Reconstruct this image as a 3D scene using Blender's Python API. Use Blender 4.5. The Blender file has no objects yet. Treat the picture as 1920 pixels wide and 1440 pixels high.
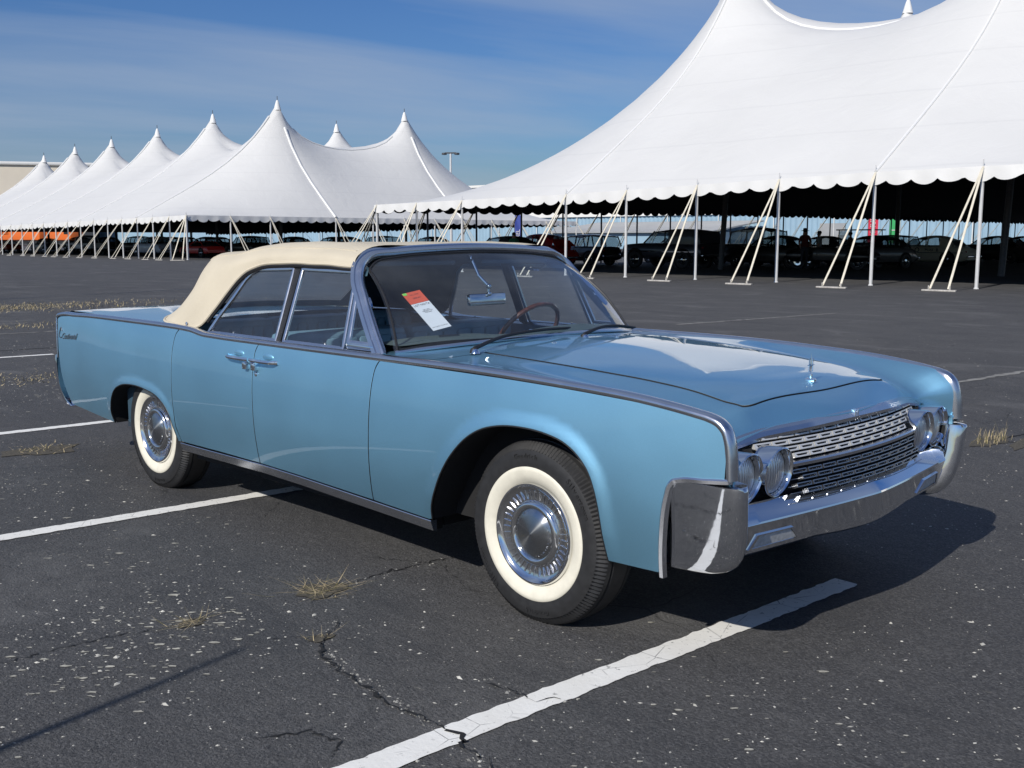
import bpy, bmesh, math, random
import numpy as np
from mathutils import Vector, Matrix
from mathutils.geometry import delaunay_2d_cdt

random.seed(7)
RNG = np.random.default_rng(11)
scene = bpy.context.scene
COL = scene.collection
PI = math.pi

# ------------------------------------------------------------------ camera
cam_d = bpy.data.cameras.new('camera')
cam = bpy.data.objects.new('camera', cam_d)
COL.objects.link(cam)
cam_d.sensor_width = 36.0
cam_d.lens = 37.5
cam_d.clip_start = 0.1
cam_d.clip_end = 3000.0
cam.location = (2.7512, -3.7359, 1.4588)
_yaw, _pitch, _roll = 2.36389, -0.13579, -0.000625
_f = Vector((math.cos(_yaw) * math.cos(_pitch), math.sin(_yaw) * math.cos(_pitch), math.sin(_pitch)))
_r = Vector((math.sin(_yaw), -math.cos(_yaw), 0.0))
_u = _r.cross(_f)
cam.matrix_world = Matrix.Translation(cam.location) @ Matrix((
    (_r.x, _u.x, -_f.x), (_r.y, _u.y, -_f.y), (_r.z, _u.z, -_f.z))).to_4x4()
scene.camera = cam

# ------------------------------------------------------------------ sun, sky, exposure
SUN = Vector((0.27, -1.33, 1.0)).normalized()
SUN_EL = math.asin(SUN.z)
SUN_ROT = math.atan2(SUN.x, SUN.y)
sun_d = bpy.data.lights.new('sun', 'SUN')
sun_d.energy = 4.0
sun_d.angle = math.radians(0.53)
sun_d.color = (1.0, 0.955, 0.88)
sun = bpy.data.objects.new('sun', sun_d)
sun.rotation_euler = SUN.to_track_quat('Z', 'Y').to_euler()
sun.location = (6, -30, 25)
COL.objects.link(sun)

world = bpy.data.worlds.new('World')
scene.world = world
world.use_nodes = True
wn, wl = world.node_tree.nodes, world.node_tree.links
wn.clear()
w_out = wn.new('ShaderNodeOutputWorld')
w_bg = wn.new('ShaderNodeBackground')
w_bg.inputs['Strength'].default_value = 0.078
sky = wn.new('ShaderNodeTexSky')
sky.sky_type = 'NISHITA'
sky.sun_disc = False
sky.sun_elevation = SUN_EL
sky.sun_rotation = SUN_ROT
sky.altitude = 100.0
sky.air_density = 1.15
sky.dust_density = 0.7
sky.ozone_density = 1.6
# thin cirrus drawn out in streaks over the whole sky dome
tc = wn.new('ShaderNodeTexCoord')
sep = wn.new('ShaderNodeSeparateXYZ')
wl.new(tc.outputs['Generated'], sep.inputs[0])
zc = wn.new('ShaderNodeMath'); zc.operation = 'MAXIMUM'; zc.inputs[1].default_value = 0.0
wl.new(sep.outputs['Z'], zc.inputs[0])
za = wn.new('ShaderNodeMath'); za.operation = 'ADD'; za.inputs[1].default_value = 0.16
wl.new(zc.outputs[0], za.inputs[0])
dx = wn.new('ShaderNodeMath'); dx.operation = 'DIVIDE'
dy = wn.new('ShaderNodeMath'); dy.operation = 'DIVIDE'
wl.new(sep.outputs['X'], dx.inputs[0]); wl.new(za.outputs[0], dx.inputs[1])
wl.new(sep.outputs['Y'], dy.inputs[0]); wl.new(za.outputs[0], dy.inputs[1])
comb = wn.new('ShaderNodeCombineXYZ')
wl.new(dx.outputs[0], comb.inputs[0]); wl.new(dy.outputs[0], comb.inputs[1])
mp = wn.new('ShaderNodeMapping')
mp.vector_type = 'TEXTURE'
mp.inputs['Rotation'].default_value = (0, 0, math.radians(66))
mp.inputs['Scale'].default_value = (2.2, 0.8, 1.0)
mp.inputs['Location'].default_value = (3.1, 1.7, 0.0)
wl.new(comb.outputs[0], mp.inputs[0])
nz = wn.new('ShaderNodeTexNoise')
nz.inputs['Scale'].default_value = 0.75
nz.inputs['Detail'].default_value = 7.0
nz.inputs['Roughness'].default_value = 0.54
nz.inputs['Distortion'].default_value = 0.35
wl.new(mp.outputs[0], nz.inputs['Vector'])
cr = wn.new('ShaderNodeMapRange')
cr.inputs['From Min'].default_value = 0.40
cr.inputs['From Max'].default_value = 0.68
cr.inputs['To Min'].default_value = 0.0
cr.inputs['To Max'].default_value = 0.75
wl.new(nz.outputs['Fac'], cr.inputs['Value'])
mx = wn.new('ShaderNodeMix'); mx.data_type = 'RGBA'
wl.new(cr.outputs[0], mx.inputs['Factor'])
tint = wn.new('ShaderNodeMix'); tint.data_type = 'RGBA'; tint.blend_type = 'MULTIPLY'
tint.inputs['Factor'].default_value = 1.0
tint.inputs['B'].default_value = (0.44, 0.62, 0.98, 1)
hs = wn.new('ShaderNodeHueSaturation'); hs.inputs['Saturation'].default_value = 1.2
wl.new(sky.outputs[0], hs.inputs['Color']); wl.new(hs.outputs[0], tint.inputs['A'])
wl.new(tint.outputs['Result'], mx.inputs['A'])
mx.inputs['B'].default_value = (4.3, 5.2, 6.7, 1)
wl.new(mx.outputs['Result'], w_bg.inputs['Color'])
wl.new(w_bg.outputs[0], w_out.inputs['Surface'])

scene.view_settings.view_transform = 'Standard'
scene.view_settings.look = 'None'
scene.view_settings.exposure = 0.08
scene.view_settings.gamma = 1.0
scene.view_settings.use_curve_mapping = False
scene.render.engine = 'CYCLES'
scene.cycles.use_denoising = True
scene.cycles.max_bounces = 8
scene.cycles.transparent_max_bounces = 16
scene.cycles.caustics_reflective = False
scene.cycles.caustics_refractive = False

# ------------------------------------------------------------------ materials
def new_mat(name):
    m = bpy.data.materials.new(name)
    m.use_nodes = True
    nt = m.node_tree
    return m, nt.nodes, nt.links, nt.nodes['Principled BSDF']

def noise_node(n, l, scale, detail=4.0, rough=0.55, coord='Object', stretch=None):
    t = n.new('ShaderNodeTexCoord')
    x = n.new('ShaderNodeTexNoise')
    x.inputs['Scale'].default_value = scale
    x.inputs['Detail'].default_value = detail
    x.inputs['Roughness'].default_value = rough
    if stretch:
        q = n.new('ShaderNodeMapping'); q.inputs['Scale'].default_value = stretch
        l.new(t.outputs[coord], q.inputs[0]); l.new(q.outputs[0], x.inputs['Vector'])
    else:
        l.new(t.outputs[coord], x.inputs['Vector'])
    return x

def ramp(n, l, src, lo, hi, a, b):
    r = n.new('ShaderNodeMapRange')
    r.inputs['From Min'].default_value = lo; r.inputs['From Max'].default_value = hi
    r.inputs['To Min'].default_value = a; r.inputs['To Max'].default_value = b
    l.new(src, r.inputs['Value'])
    return r.outputs[0]

def mixc(n, l, fac, a, b):
    m = n.new('ShaderNodeMix'); m.data_type = 'RGBA'
    if isinstance(fac, float): m.inputs['Factor'].default_value = fac
    else: l.new(fac, m.inputs['Factor'])
    for k, v in (('A', a), ('B', b)):
        if isinstance(v, tuple): m.inputs[k].default_value = v + (1,) if len(v) == 3 else v
        else: l.new(v, m.inputs[k])
    return m.outputs['Result']

def simple(name, col, rough=0.5, metal=0.0, coat=0.0, vary=0.12, scale=14.0, bump=0.0, bscale=200.0, spec=0.5, rvary=0.0):
    m, n, l, p = new_mat(name)
    nz = noise_node(n, l, scale)
    f = ramp(n, l, nz.outputs['Fac'], 0.3, 0.7, 0.0, 1.0)
    lo = tuple(c * (1 - vary) for c in col); hi = tuple(min(1, c * (1 + vary)) for c in col)
    l.new(mixc(n, l, f, lo, hi), p.inputs['Base Color'])
    p.inputs['Roughness'].default_value = rough
    if rvary:
        l.new(ramp(n, l, nz.outputs['Fac'], 0.3, 0.7, rough - rvary, rough + rvary), p.inputs['Roughness'])
    p.inputs['Metallic'].default_value = metal
    p.inputs['Coat Weight'].default_value = coat
    p.inputs['Coat Roughness'].default_value = 0.02
    p.inputs['Specular IOR Level'].default_value = spec
    if bump:
        b = n.new('ShaderNodeBump'); b.inputs['Strength'].default_value = bump; b.inputs['Distance'].default_value = 0.002
        q = noise_node(n, l, bscale, 3.0)
        l.new(q.outputs['Fac'], b.inputs['Height']); l.new(b.outputs[0], p.inputs['Normal'])
    return m

def glass_mat(name, tint=(0.62, 0.74, 0.78), gloss=(0.95, 0.97, 1.0), streak=0.0):
    m, n, l, p = new_mat(name)
    n.remove(p)
    out = n['Material Output']
    tr = n.new('ShaderNodeBsdfTransparent'); tr.inputs[0].default_value = tint + (1,)
    gl = n.new('ShaderNodeBsdfGlossy'); gl.inputs['Color'].default_value = gloss + (1,); gl.inputs['Roughness'].default_value = 0.01
    lw = n.new('ShaderNodeLayerWeight'); lw.inputs['Blend'].default_value = 0.5
    pw = n.new('ShaderNodeMath'); pw.operation = 'POWER'; pw.inputs[1].default_value = 5.0; l.new(lw.outputs['Facing'], pw.inputs[0])
    fr = n.new('ShaderNodeMapRange'); fr.inputs['To Min'].default_value = 0.07; fr.inputs['To Max'].default_value = 1.0; l.new(pw.outputs[0], fr.inputs['Value'])
    ms = n.new('ShaderNodeMixShader')
    l.new(fr.outputs[0], ms.inputs[0]); l.new(tr.outputs[0], ms.inputs[1]); l.new(gl.outputs[0], ms.inputs[2])
    # a thin film of dust that scatters a little sunlight
    df = n.new('ShaderNodeBsdfDiffuse'); df.inputs[0].default_value = (0.5, 0.52, 0.55, 1)
    nz = noise_node(n, l, 3.0, 5.0, 0.6)
    m2 = n.new('ShaderNodeMixShader')
    l.new(ramp(n, l, nz.outputs['Fac'], 0.3, 0.75, 0.012, 0.012 + streak), m2.inputs[0])
    l.new(ms.outputs[0], m2.inputs[1]); l.new(df.outputs[0], m2.inputs[2])
    l.new(m2.outputs[0], out.inputs['Surface'])
    return m

# ------------------------------------------------------------------ mesh helpers
def link(name, me, mat, parent=None):
    o = bpy.data.objects.new(name, me)
    COL.objects.link(o)
    if mat is not None:
        for mm in (mat if isinstance(mat, (list, tuple)) else [mat]): me.materials.append(mm)
    if parent is not None: o.parent = parent
    return o

def raw(name, verts, faces, mat, parent=None, angle=35.0, normals=None, mats=None):
    me = bpy.data.meshes.new(name)
    me.from_pydata([tuple(v) for v in verts], [], faces)
    me.update()
    if angle is None and normals is None:
        pass
    else:
        me.polygons.foreach_set('use_smooth', [True] * len(me.polygons))
        if normals is not None:
            me.normals_split_custom_set_from_vertices([tuple(v) for v in normals])
        elif angle < 180:
            me.set_sharp_from_angle(angle=math.radians(angle))
    if mats is not None: me.polygons.foreach_set('material_index', mats)
    me.update()
    return link(name, me, mat, parent)

class MB:
    """collects shapes that become ONE mesh"""
    def __init__(s): s.v = []; s.f = []
    def add(s, v, f):
        k = len(s.v); s.v += [tuple(p) for p in v]; s.f += [tuple(i + k for i in q) for q in f]; return s
    def box(s, a, b, M=None, bev=0.0):
        x0, y0, z0 = a; x1, y1, z1 = b
        if bev > 0:
            bm = bmesh.new()
            vs = [bm.verts.new(p) for p in [(x0,y0,z0),(x1,y0,z0),(x1,y1,z0),(x0,y1,z0),(x0,y0,z1),(x1,y0,z1),(x1,y1,z1),(x0,y1,z1)]]
            for q in [(0,3,2,1),(4,5,6,7),(0,1,5,4),(1,2,6,5),(2,3,7,6),(3,0,4,7)]: bm.faces.new([vs[i] for i in q])
            bmesh.ops.bevel(bm, geom=list(bm.edges), offset=bev, segments=2, profile=0.5, affect='EDGES')
            bm.verts.index_update()
            v = [vv.co.copy() for vv in bm.verts]; f = [[vv.index for vv in ff.verts] for ff in bm.faces]; bm.free()
        else:
            v = [Vector(p) for p in [(x0,y0,z0),(x1,y0,z0),(x1,y1,z0),(x0,y1,z0),(x0,y0,z1),(x1,y0,z1),(x1,y1,z1),(x0,y1,z1)]]
            f = [(0,3,2,1),(4,5,6,7),(0,1,5,4),(1,2,6,5),(2,3,7,6),(3,0,4,7)]
        if M is not None: v = [M @ p for p in v]
        return s.add(v, f)
    def tube(s, pts, r, n=8, cap=True):
        pts = [Vector(p) for p in pts]; m = len(pts)
        rr = r if isinstance(r, (list, tuple)) else [r] * m
        base = len(s.v); up = Vector((0, 0, 1)); prev = None
        for i, p in enumerate(pts):
            t = (pts[min(i + 1, m - 1)] - pts[max(i - 1, 0)]).normalized()
            if prev is None:
                a = t.cross(up)
                if a.length < 1e-3: a = t.cross(Vector((1, 0, 0)))
            else:
                a = prev - t * prev.dot(t)
            a.normalize(); b = t.cross(a); prev = a
            for k in range(n):
                w = 2 * PI * k / n
                s.v.append(tuple(p + (a * math.cos(w) + b * math.sin(w)) * rr[i]))
        for i in range(m - 1):
            for k in range(n):
                k2 = (k + 1) % n
                s.f.append((base + i * n + k, base + (i + 1) * n + k, base + (i + 1) * n + k2, base + i * n + k2))
        if cap:
            s.f.append(tuple(base + k for k in range(n)))
            s.f.append(tuple(base + (m - 1) * n + k for k in reversed(range(n))))
        return s
    def lathe(s, prof, n=32, axis='z', org=(0, 0, 0), close=False, mod=None):
        """prof: list of (r, h); h runs along the axis"""
        base = len(s.v); m = len(prof); o = Vector(org)
        for k in range(n):
            w = 2 * PI * k / n; c, q = math.cos(w), math.sin(w)
            for i, (r, h) in enumerate(prof):
                if mod: r, h = mod(k, i, r, h)
                if axis == 'z': p = (r * c, r * q, h)
                elif axis == 'y': p = (r * c, h, r * q)
                else: p = (h, r * c, r * q)
                s.v.append(tuple(o + Vector(p)))
        for k in range(n):
            k2 = (k + 1) % n
            for i in range(m - 1):
                s.f.append((base + k * m + i, base + k2 * m + i, base + k2 * m + i + 1, base + k * m + i + 1))
            if close: s.f.append((base + k * m + m - 1, base + k2 * m + m - 1, base + k2 * m, base + k * m))
        return s
    def sweep(s, path, prof, frames, closed_prof=True, cap=True):
        """frames(i) -> (A, B): profile point (a, b) goes to path[i] + a*A + b*B"""
        base = len(s.v); m = len(path); n = len(prof)
        for i, p in enumerate(path):
            A, B = frames(i)
            for a, b in prof: s.v.append(tuple(Vector(p) + A * a + B * b))
        e = n if closed_prof else n - 1
        for i in range(m - 1):
            for k in range(e):
                k2 = (k + 1) % n
                s.f.append((base + i * n + k, base + i * n + k2, base + (i + 1) * n + k2, base + (i + 1) * n + k))
        if cap and closed_prof:
            s.f.append(tuple(base + k for k in reversed(range(n))))
            s.f.append(tuple(base + (m - 1) * n + k for k in range(n)))
        return s
    def ellipsoid(s, c, r, n=10, m=7):
        prof = [(max(1e-4, math.sin(PI * i / (m - 1))), -math.cos(PI * i / (m - 1))) for i in range(m)]
        k = len(s.v); s.lathe(prof, n)
        for i in range(k, len(s.v)):
            p = s.v[i]; s.v[i] = (c[0] + p[0] * r[0], c[1] + p[1] * r[1], c[2] + p[2] * r[2])
        return s
    def mirror_y(s):
        o = MB(); o.v = [(x, -y, z) for x, y, z in s.v]; o.f = [tuple(reversed(q)) for q in s.f]; return o
    def fix(s):
        """outward normals"""
        bm = bmesh.new(); vs = [bm.verts.new(p) for p in s.v]
        for q in s.f:
            try: bm.faces.new([vs[i] for i in q])
            except ValueError: pass
        bmesh.ops.recalc_face_normals(bm, faces=bm.faces); bm.verts.index_update()
        s.f = [tuple(v.index for v in f.verts) for f in bm.faces]; bm.free(); return s
    def build(s, name, mat, parent=None, angle=35.0, fix=True):
        if fix: s.fix()
        return raw(name, s.v, s.f, mat, parent, angle)

def cr_spline(pts, n):
    """centripetal-ish Catmull-Rom through pts sampled at n even parameters (knots at 0..len-1)"""
    P = np.asarray(pts, float); m = len(P)
    T = np.empty_like(P)
    d = np.maximum(np.linalg.norm(np.diff(P, axis=0), axis=1), 1e-9)
    for i in range(m):
        if i == 0: T[i] = P[1] - P[0]
        elif i == m - 1: T[i] = P[-1] - P[-2]
        else:
            a, b = d[i - 1], d[i]
            T[i] = ((P[i] - P[i - 1]) / a * b + (P[i + 1] - P[i]) / b * a) / (a + b)   # per unit length
    for i in (0, m - 1): T[i] = T[i] / d[min(i, m - 2)]
    t = np.linspace(0, m - 1, n); k = np.minimum(t.astype(int), m - 2); u = (t - k)[:, None]
    h = d[k][:, None]
    a, b = P[k], P[k + 1]; ta, tb = T[k] * h, T[k + 1] * h
    return (2*u**3 - 3*u**2 + 1) * a + (u**3 - 2*u**2 + u) * ta + (-2*u**3 + 3*u**2) * b + (u**3 - u**2) * tb

def pl(xs, ys):
    """smooth monotone function through points (pchip)"""
    xs = np.asarray(xs, float); ys = np.asarray(ys, float)
    h = np.diff(xs); dl = np.diff(ys) / h
    d = np.zeros_like(ys)
    for i in range(1, len(xs) - 1):
        if dl[i - 1] * dl[i] > 0:
            w1, w2 = 2 * h[i] + h[i - 1], h[i] + 2 * h[i - 1]
            d[i] = (w1 + w2) / (w1 / dl[i - 1] + w2 / dl[i])
    d[0], d[-1] = dl[0], dl[-1]
    def f(x):
        x = np.clip(np.asarray(x, float), xs[0], xs[-1])
        k = np.clip(np.searchsorted(xs, x) - 1, 0, len(xs) - 2); u = (x - xs[k]) / h[k]
        return ((2*u**3 - 3*u**2 + 1) * ys[k] + (u**3 - 2*u**2 + u) * h[k] * d[k]
                + (-2*u**3 + 3*u**2) * ys[k + 1] + (u**3 - u**2) * h[k] * d[k + 1])
    return f

def grid_faces(nv, nu, flip=False):
    f = []
    for i in range(nv - 1):
        for j in range(nu - 1):
            q = (i * nu + j, i * nu + j + 1, (i + 1) * nu + j + 1, (i + 1) * nu + j)
            f.append(q[::-1] if flip else q)
    return f

def resample(poly, step, closed=True):
    out = []; n = len(poly)
    for i in range(n if closed else n - 1):
        a = np.array(poly[i], float); b = np.array(poly[(i + 1) % n], float)
        k = max(1, int(math.ceil(np.linalg.norm(b - a) / step)))
        for j in range(k): out.append(tuple(a + (b - a) * j / k))
    if not closed: out.append(tuple(poly[-1]))
    return out

def area2(poly): return 0.5 * sum(poly[i][0] * poly[(i + 1) % len(poly)][1] - poly[(i + 1) % len(poly)][0] * poly[i][1] for i in range(len(poly)))

def inset(poly, d):
    if area2(poly) < 0: poly = poly[::-1]
    n = len(poly); P = np.array(poly, float); out = []
    for i in range(n):
        e0 = P[i] - P[i - 1]; e1 = P[(i + 1) % n] - P[i]
        n0 = np.array([-e0[1], e0[0]]) / max(1e-9, np.linalg.norm(e0)); n1 = np.array([-e1[1], e1[0]]) / max(1e-9, np.linalg.norm(e1))
        m = n0 + n1; m /= max(1e-9, np.linalg.norm(m)); k = d / max(0.45, float(m @ n1))
        out.append(tuple(P[i] + m * k))
    return out

def in_poly(x, y, poly):
    P = np.array(poly); ins = np.zeros(len(x), bool); j = len(P) - 1
    for i in range(len(P)):
        xi, yi, xj, yj = P[i, 0], P[i, 1], P[j, 0], P[j, 1]
        if yi != yj:
            c = ((yi > y) != (yj > y)) & (x < (xj - xi) * (y - yi) / (yj - yi) + xi)
            ins ^= c
        j = i
    return ins

def dist_poly(x, y, poly, closed=True):
    P = np.array(poly, float); best = np.full(x.shape, 9e9); n = len(P)
    for i in range(n if closed else n - 1):
        a = P[i]; b = P[(i + 1) % n]; e = b - a; L = max(1e-12, e @ e)
        t = np.clip(((x - a[0]) * e[0] + (y - a[1]) * e[1]) / L, 0, 1)
        best = np.minimum(best, np.hypot(x - a[0] - t * e[0], y - a[1] - t * e[1]))
    return best

def panel(name, outline, surf, mat, parent, step=0.03, bstep=0.012, gap=0.0045, flip=False, flange=True, depth=0.014, gap_shade_mat=None):
    """a sheet-metal panel: outline in a 2-D parameter plane, surf(a, b) -> (N,3), rolled edges at its border"""
    poly = inset(outline, gap) if gap else (outline if area2(outline) > 0 else outline[::-1])
    B = resample(poly, bstep)
    ax = np.array([p[0] for p in poly]); bx = np.array([p[1] for p in poly])
    gx, gy = np.meshgrid(np.arange(ax.min() + step / 2, ax.max(), step), np.arange(bx.min() + step / 2, bx.max(), step))
    gx, gy = gx.ravel(), gy.ravel()
    k = in_poly(gx, gy, B) & (dist_poly(gx, gy, B) > step * 0.35)
    pts = B + list(zip(gx[k], gy[k]))
    nb = len(B)
    r = delaunay_2d_cdt([Vector(p) for p in pts], [(i, (i + 1) % nb) for i in range(nb)], [], 1, 1e-7)
    V2 = np.array([tuple(v) for v in r[0]]); F = [tuple(f) for f in r[2]]
    def pos(a, b): return np.asarray(surf(a, b), float)
    def nrm(a, b):
        e = 1e-3
        n = np.cross(pos(a + e, b) - pos(a - e, b), pos(a, b + e) - pos(a, b - e))
        n /= np.maximum(np.linalg.norm(n, axis=1), 1e-12)[:, None]
        return -n if flip else n
    P = pos(V2[:, 0], V2[:, 1]); N = nrm(V2[:, 0], V2[:, 1])
    verts = [tuple(p) for p in P]; nor = [tuple(p) for p in N]
    faces = [f[::-1] if flip else f for f in F]; fm = [0] * len(faces)
    if flange:
        cnt = {}
        for f in F:
            for i in range(3):
                e = (f[i], f[(i + 1) % 3]); cnt[e] = 1
        edges = [e for e in cnt if (e[1], e[0]) not in cnt]
        out = {}
        for a, b in edges:
            d = V2[b] - V2[a]; d = np.array([d[1], -d[0]]) / max(1e-9, np.linalg.norm(d))
            out[a] = out.get(a, 0) + d; out[b] = out.get(b, 0) + d
        ids = list(out); o2 = np.array([out[i] / max(1e-9, np.linalg.norm(out[i])) for i in ids])
        a, b = V2[ids, 0], V2[ids, 1]
        o3 = pos(a + o2[:, 0] * 1e-3, b + o2[:, 1] * 1e-3) - P[ids]
        o3 /= np.maximum(np.linalg.norm(o3, axis=1), 1e-12)[:, None]
        n3 = N[ids]; ring = {}
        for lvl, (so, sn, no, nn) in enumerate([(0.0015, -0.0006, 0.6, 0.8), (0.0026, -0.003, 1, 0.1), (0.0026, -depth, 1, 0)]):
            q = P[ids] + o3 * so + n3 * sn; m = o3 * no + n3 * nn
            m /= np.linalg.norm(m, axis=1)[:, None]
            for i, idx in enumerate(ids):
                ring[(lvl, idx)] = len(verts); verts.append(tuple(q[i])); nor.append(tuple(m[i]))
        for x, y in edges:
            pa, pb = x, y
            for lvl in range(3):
                if gap_shade_mat is not None: fm.append(1 if lvl else 0)  # black gap faces paint the shade into the shut lines
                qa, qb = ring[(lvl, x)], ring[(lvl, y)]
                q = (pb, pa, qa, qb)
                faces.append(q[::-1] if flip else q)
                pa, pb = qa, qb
    if gap_shade_mat is not None and flange: return raw(name, verts, faces, [mat, gap_shade_mat], parent, normals=nor, mats=fm)
    return raw(name, verts, faces, mat, parent, normals=nor)

def thing(name, label, cat, loc=(0, 0, 0), group=None, rz=0.0):
    o = bpy.data.objects.new(name, None)
    COL.objects.link(o)
    o.empty_display_size = 0.2
    o.location = loc; o.rotation_euler = (0, 0, rz)
    o['label'] = label; o['category'] = cat
    if group: o['group'] = group
    return o

def tag(o, label, cat, group=None):
    o['label'] = label; o['category'] = cat
    if group: o['group'] = group
    return o

def kind(o, k): o['kind'] = k; return o

def text_mesh(txt, size=0.1, extrude=0.002, shear=0.0, align='CENTER', space=1.0, bevel=0.0):
    c = bpy.data.curves.new('lettering', 'FONT')
    c.body = txt; c.size = size; c.extrude = extrude; c.shear = shear
    c.align_x = align; c.align_y = 'CENTER'; c.space_character = space; c.resolution_u = 3
    c.bevel_depth = bevel; c.bevel_resolution = 0
    o = bpy.data.objects.new('lettering', c); COL.objects.link(o)
    dg = bpy.context.evaluated_depsgraph_get()
    me = bpy.data.meshes.new_from_object(o.evaluated_get(dg))
    v = [vv.co.copy() for vv in me.vertices]; f = [tuple(p.vertices) for p in me.polygons]
    bpy.data.objects.remove(o); bpy.data.curves.remove(c); bpy.data.meshes.remove(me)
    return v, f

def dup(root, loc, rz, label, group=None):
    r = root.copy(); COL.objects.link(r); r.location = loc; r.rotation_euler = (0, 0, rz); r['label'] = label
    if group: r['group'] = group
    for ch in list(root.children):
        c = ch.copy(); COL.objects.link(c); c.parent = r
        for g in list(ch.children):
            d = g.copy(); COL.objects.link(d); d.parent = c
    return r
# ------------------------------------------------------------------ materials of the place
def paint_mat(name, col, metal=0.62, rough=0.40):
    m, n, l, p = new_mat(name)
    fl = noise_node(n, l, 900.0, 1.0)
    big = noise_node(n, l, 2.3, 3.0)
    a = tuple(c * 0.93 for c in col); b = tuple(c * 1.07 for c in col)
    c1 = mixc(n, l, ramp(n, l, fl.outputs['Fac'], 0.35, 0.65, 0, 1), a, b)
    l.new(c1, p.inputs['Base Color'])
    p.inputs['Metallic'].default_value = metal
    l.new(ramp(n, l, big.outputs['Fac'], 0.3, 0.7, rough - 0.03, rough + 0.03), p.inputs['Roughness'])
    p.inputs['Coat Weight'].default_value = 1.0
    p.inputs['Coat IOR'].default_value = 1.5
    dust = noise_node(n, l, 6.0, 5.0, 0.65)
    l.new(ramp(n, l, dust.outputs['Fac'], 0.35, 0.8, 0.012, 0.05), p.inputs['Coat Roughness'])
    b2 = n.new('ShaderNodeBump'); b2.inputs['Strength'].default_value = 0.03; b2.inputs['Distance'].default_value = 0.002
    pq = noise_node(n, l, 1.6, 2.0)
    l.new(pq.outputs['Fac'], b2.inputs['Height']); l.new(b2.outputs[0], p.inputs['Coat Normal'])
    return m

def chrome_mat(name, col=(0.80, 0.82, 0.85), rough=0.05, wave=0.25):
    m, n, l, p = new_mat(name)
    nz = noise_node(n, l, 9.0, 4.0, 0.6)
    l.new(mixc(n, l, nz.outputs['Fac'], tuple(c * 0.93 for c in col), tuple(min(1, c * 1.05) for c in col)), p.inputs['Base Color'])
    p.inputs['Metallic'].default_value = 1.0
    l.new(ramp(n, l, nz.outputs['Fac'], 0.35, 0.75, max(0.0, rough - 0.02), rough + 0.05), p.inputs['Roughness'])
    if wave:
        b = n.new('ShaderNodeBump'); b.inputs['Strength'].default_value = wave; b.inputs['Distance'].default_value = 0.002
        q = noise_node(n, l, 5.0, 2.0)
        l.new(q.outputs['Fac'], b.inputs['Height']); l.new(b.outputs[0], p.inputs['Normal'])
    return m

M_PAINT = paint_mat('light blue metallic paint', (0.255, 0.535, 0.725), 0.90, 0.50)
M_CHROME = chrome_mat('chrome', wave=0.12)
M_STEEL = chrome_mat('brushed stainless trim', (0.70, 0.71, 0.74), 0.22, 0.0)
M_DARKCHROME = chrome_mat('dull grey and shaded metal', (0.36, 0.37, 0.39), 0.38, 0.0)
M_BLACK = simple('black undercoat', (0.012, 0.012, 0.013), 0.9)
M_RUBBER = simple('black tyre rubber', (0.022, 0.022, 0.023), 0.55, vary=0.25, scale=30, bump=0.25, bscale=300)
M_SEAL_GAPSHADE = simple('black rubber seal and gap shade', (0.016, 0.016, 0.018), 0.5)  # rubber seals, and the painted shade inside panel gaps
M_WHITEWALL = simple('cream whitewall rubber', (0.77, 0.73, 0.61), 0.55, vary=0.09, scale=14)
M_CANVAS = simple('tan canvas', (0.60, 0.535, 0.415), 0.85, vary=0.05, scale=4, bump=0.25, bscale=700)
M_CANVAS_IN = simple('dark headliner', (0.045, 0.055, 0.075), 0.9)
M_LEATHER = simple('light blue leather', (0.17, 0.30, 0.38), 0.42, vary=0.1, scale=12, bump=0.2, bscale=60)
M_LEATHER_D = simple('mid blue vinyl', (0.055, 0.105, 0.15), 0.45, vary=0.12)
M_DASH = simple('grey green dashboard pad', (0.07, 0.10, 0.10), 0.6, bump=0.2, bscale=120)
M_CARPET = simple('dark blue carpet', (0.02, 0.035, 0.055), 0.95)
M_GLASS = glass_mat('window glass', (0.86, 0.91, 0.93), streak=0.04)
M_WSGLASS = glass_mat('windscreen glass', (0.88, 0.93, 0.95), streak=0.05)
M_LENS = glass_mat('lamp lens glass', (0.93, 0.95, 0.96), streak=0.02)
M_LENS2 = simple('clear ribbed lens', (0.55, 0.56, 0.56), 0.18, vary=0.2, scale=60)
M_RED = simple('red lamp plastic', (0.35, 0.012, 0.01), 0.15, coat=1)
M_WHEELWOOD = simple('brown steering rim', (0.10, 0.035, 0.02), 0.3, coat=0.6, vary=0.4, scale=40)
M_CARDRED = simple('orange red card', (0.80, 0.12, 0.055), 0.6, vary=0.04)
M_CARDWHITE = simple('white card', (0.86, 0.87, 0.90), 0.6, vary=0.03)
M_INK = simple('black ink', (0.03, 0.03, 0.035), 0.6)
M_GREEN = simple('green sticker', (0.25, 0.75, 0.12), 0.6)
M_GRILLEDARK = simple('dark grille cavity', (0.006, 0.006, 0.008), 0.8)

def brushed_mat(name):
    m, n, l, p = new_mat(name)
    p.inputs['Metallic'].default_value = 1.0
    nz = noise_node(n, l, 40.0, 3.0)
    l.new(mixc(n, l, nz.outputs['Fac'], (0.40, 0.41, 0.42), (0.50, 0.51, 0.52)), p.inputs['Base Color'])
    p.inputs['Roughness'].default_value = 0.24
    p.inputs['Anisotropic'].default_value = 0.9; p.inputs['Anisotropic Rotation'].default_value = 0.25
    t = n.new('ShaderNodeTangent'); t.direction_type = 'RADIAL'; t.axis = 'Y'
    l.new(t.outputs[0], p.inputs['Tangent'])
    return m
M_BRUSHED = brushed_mat('spun dark metal cap')
M_CELL = simple('satin grille metal', (0.70, 0.70, 0.69), 0.35, metal=0.35, vary=0.05)

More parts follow.
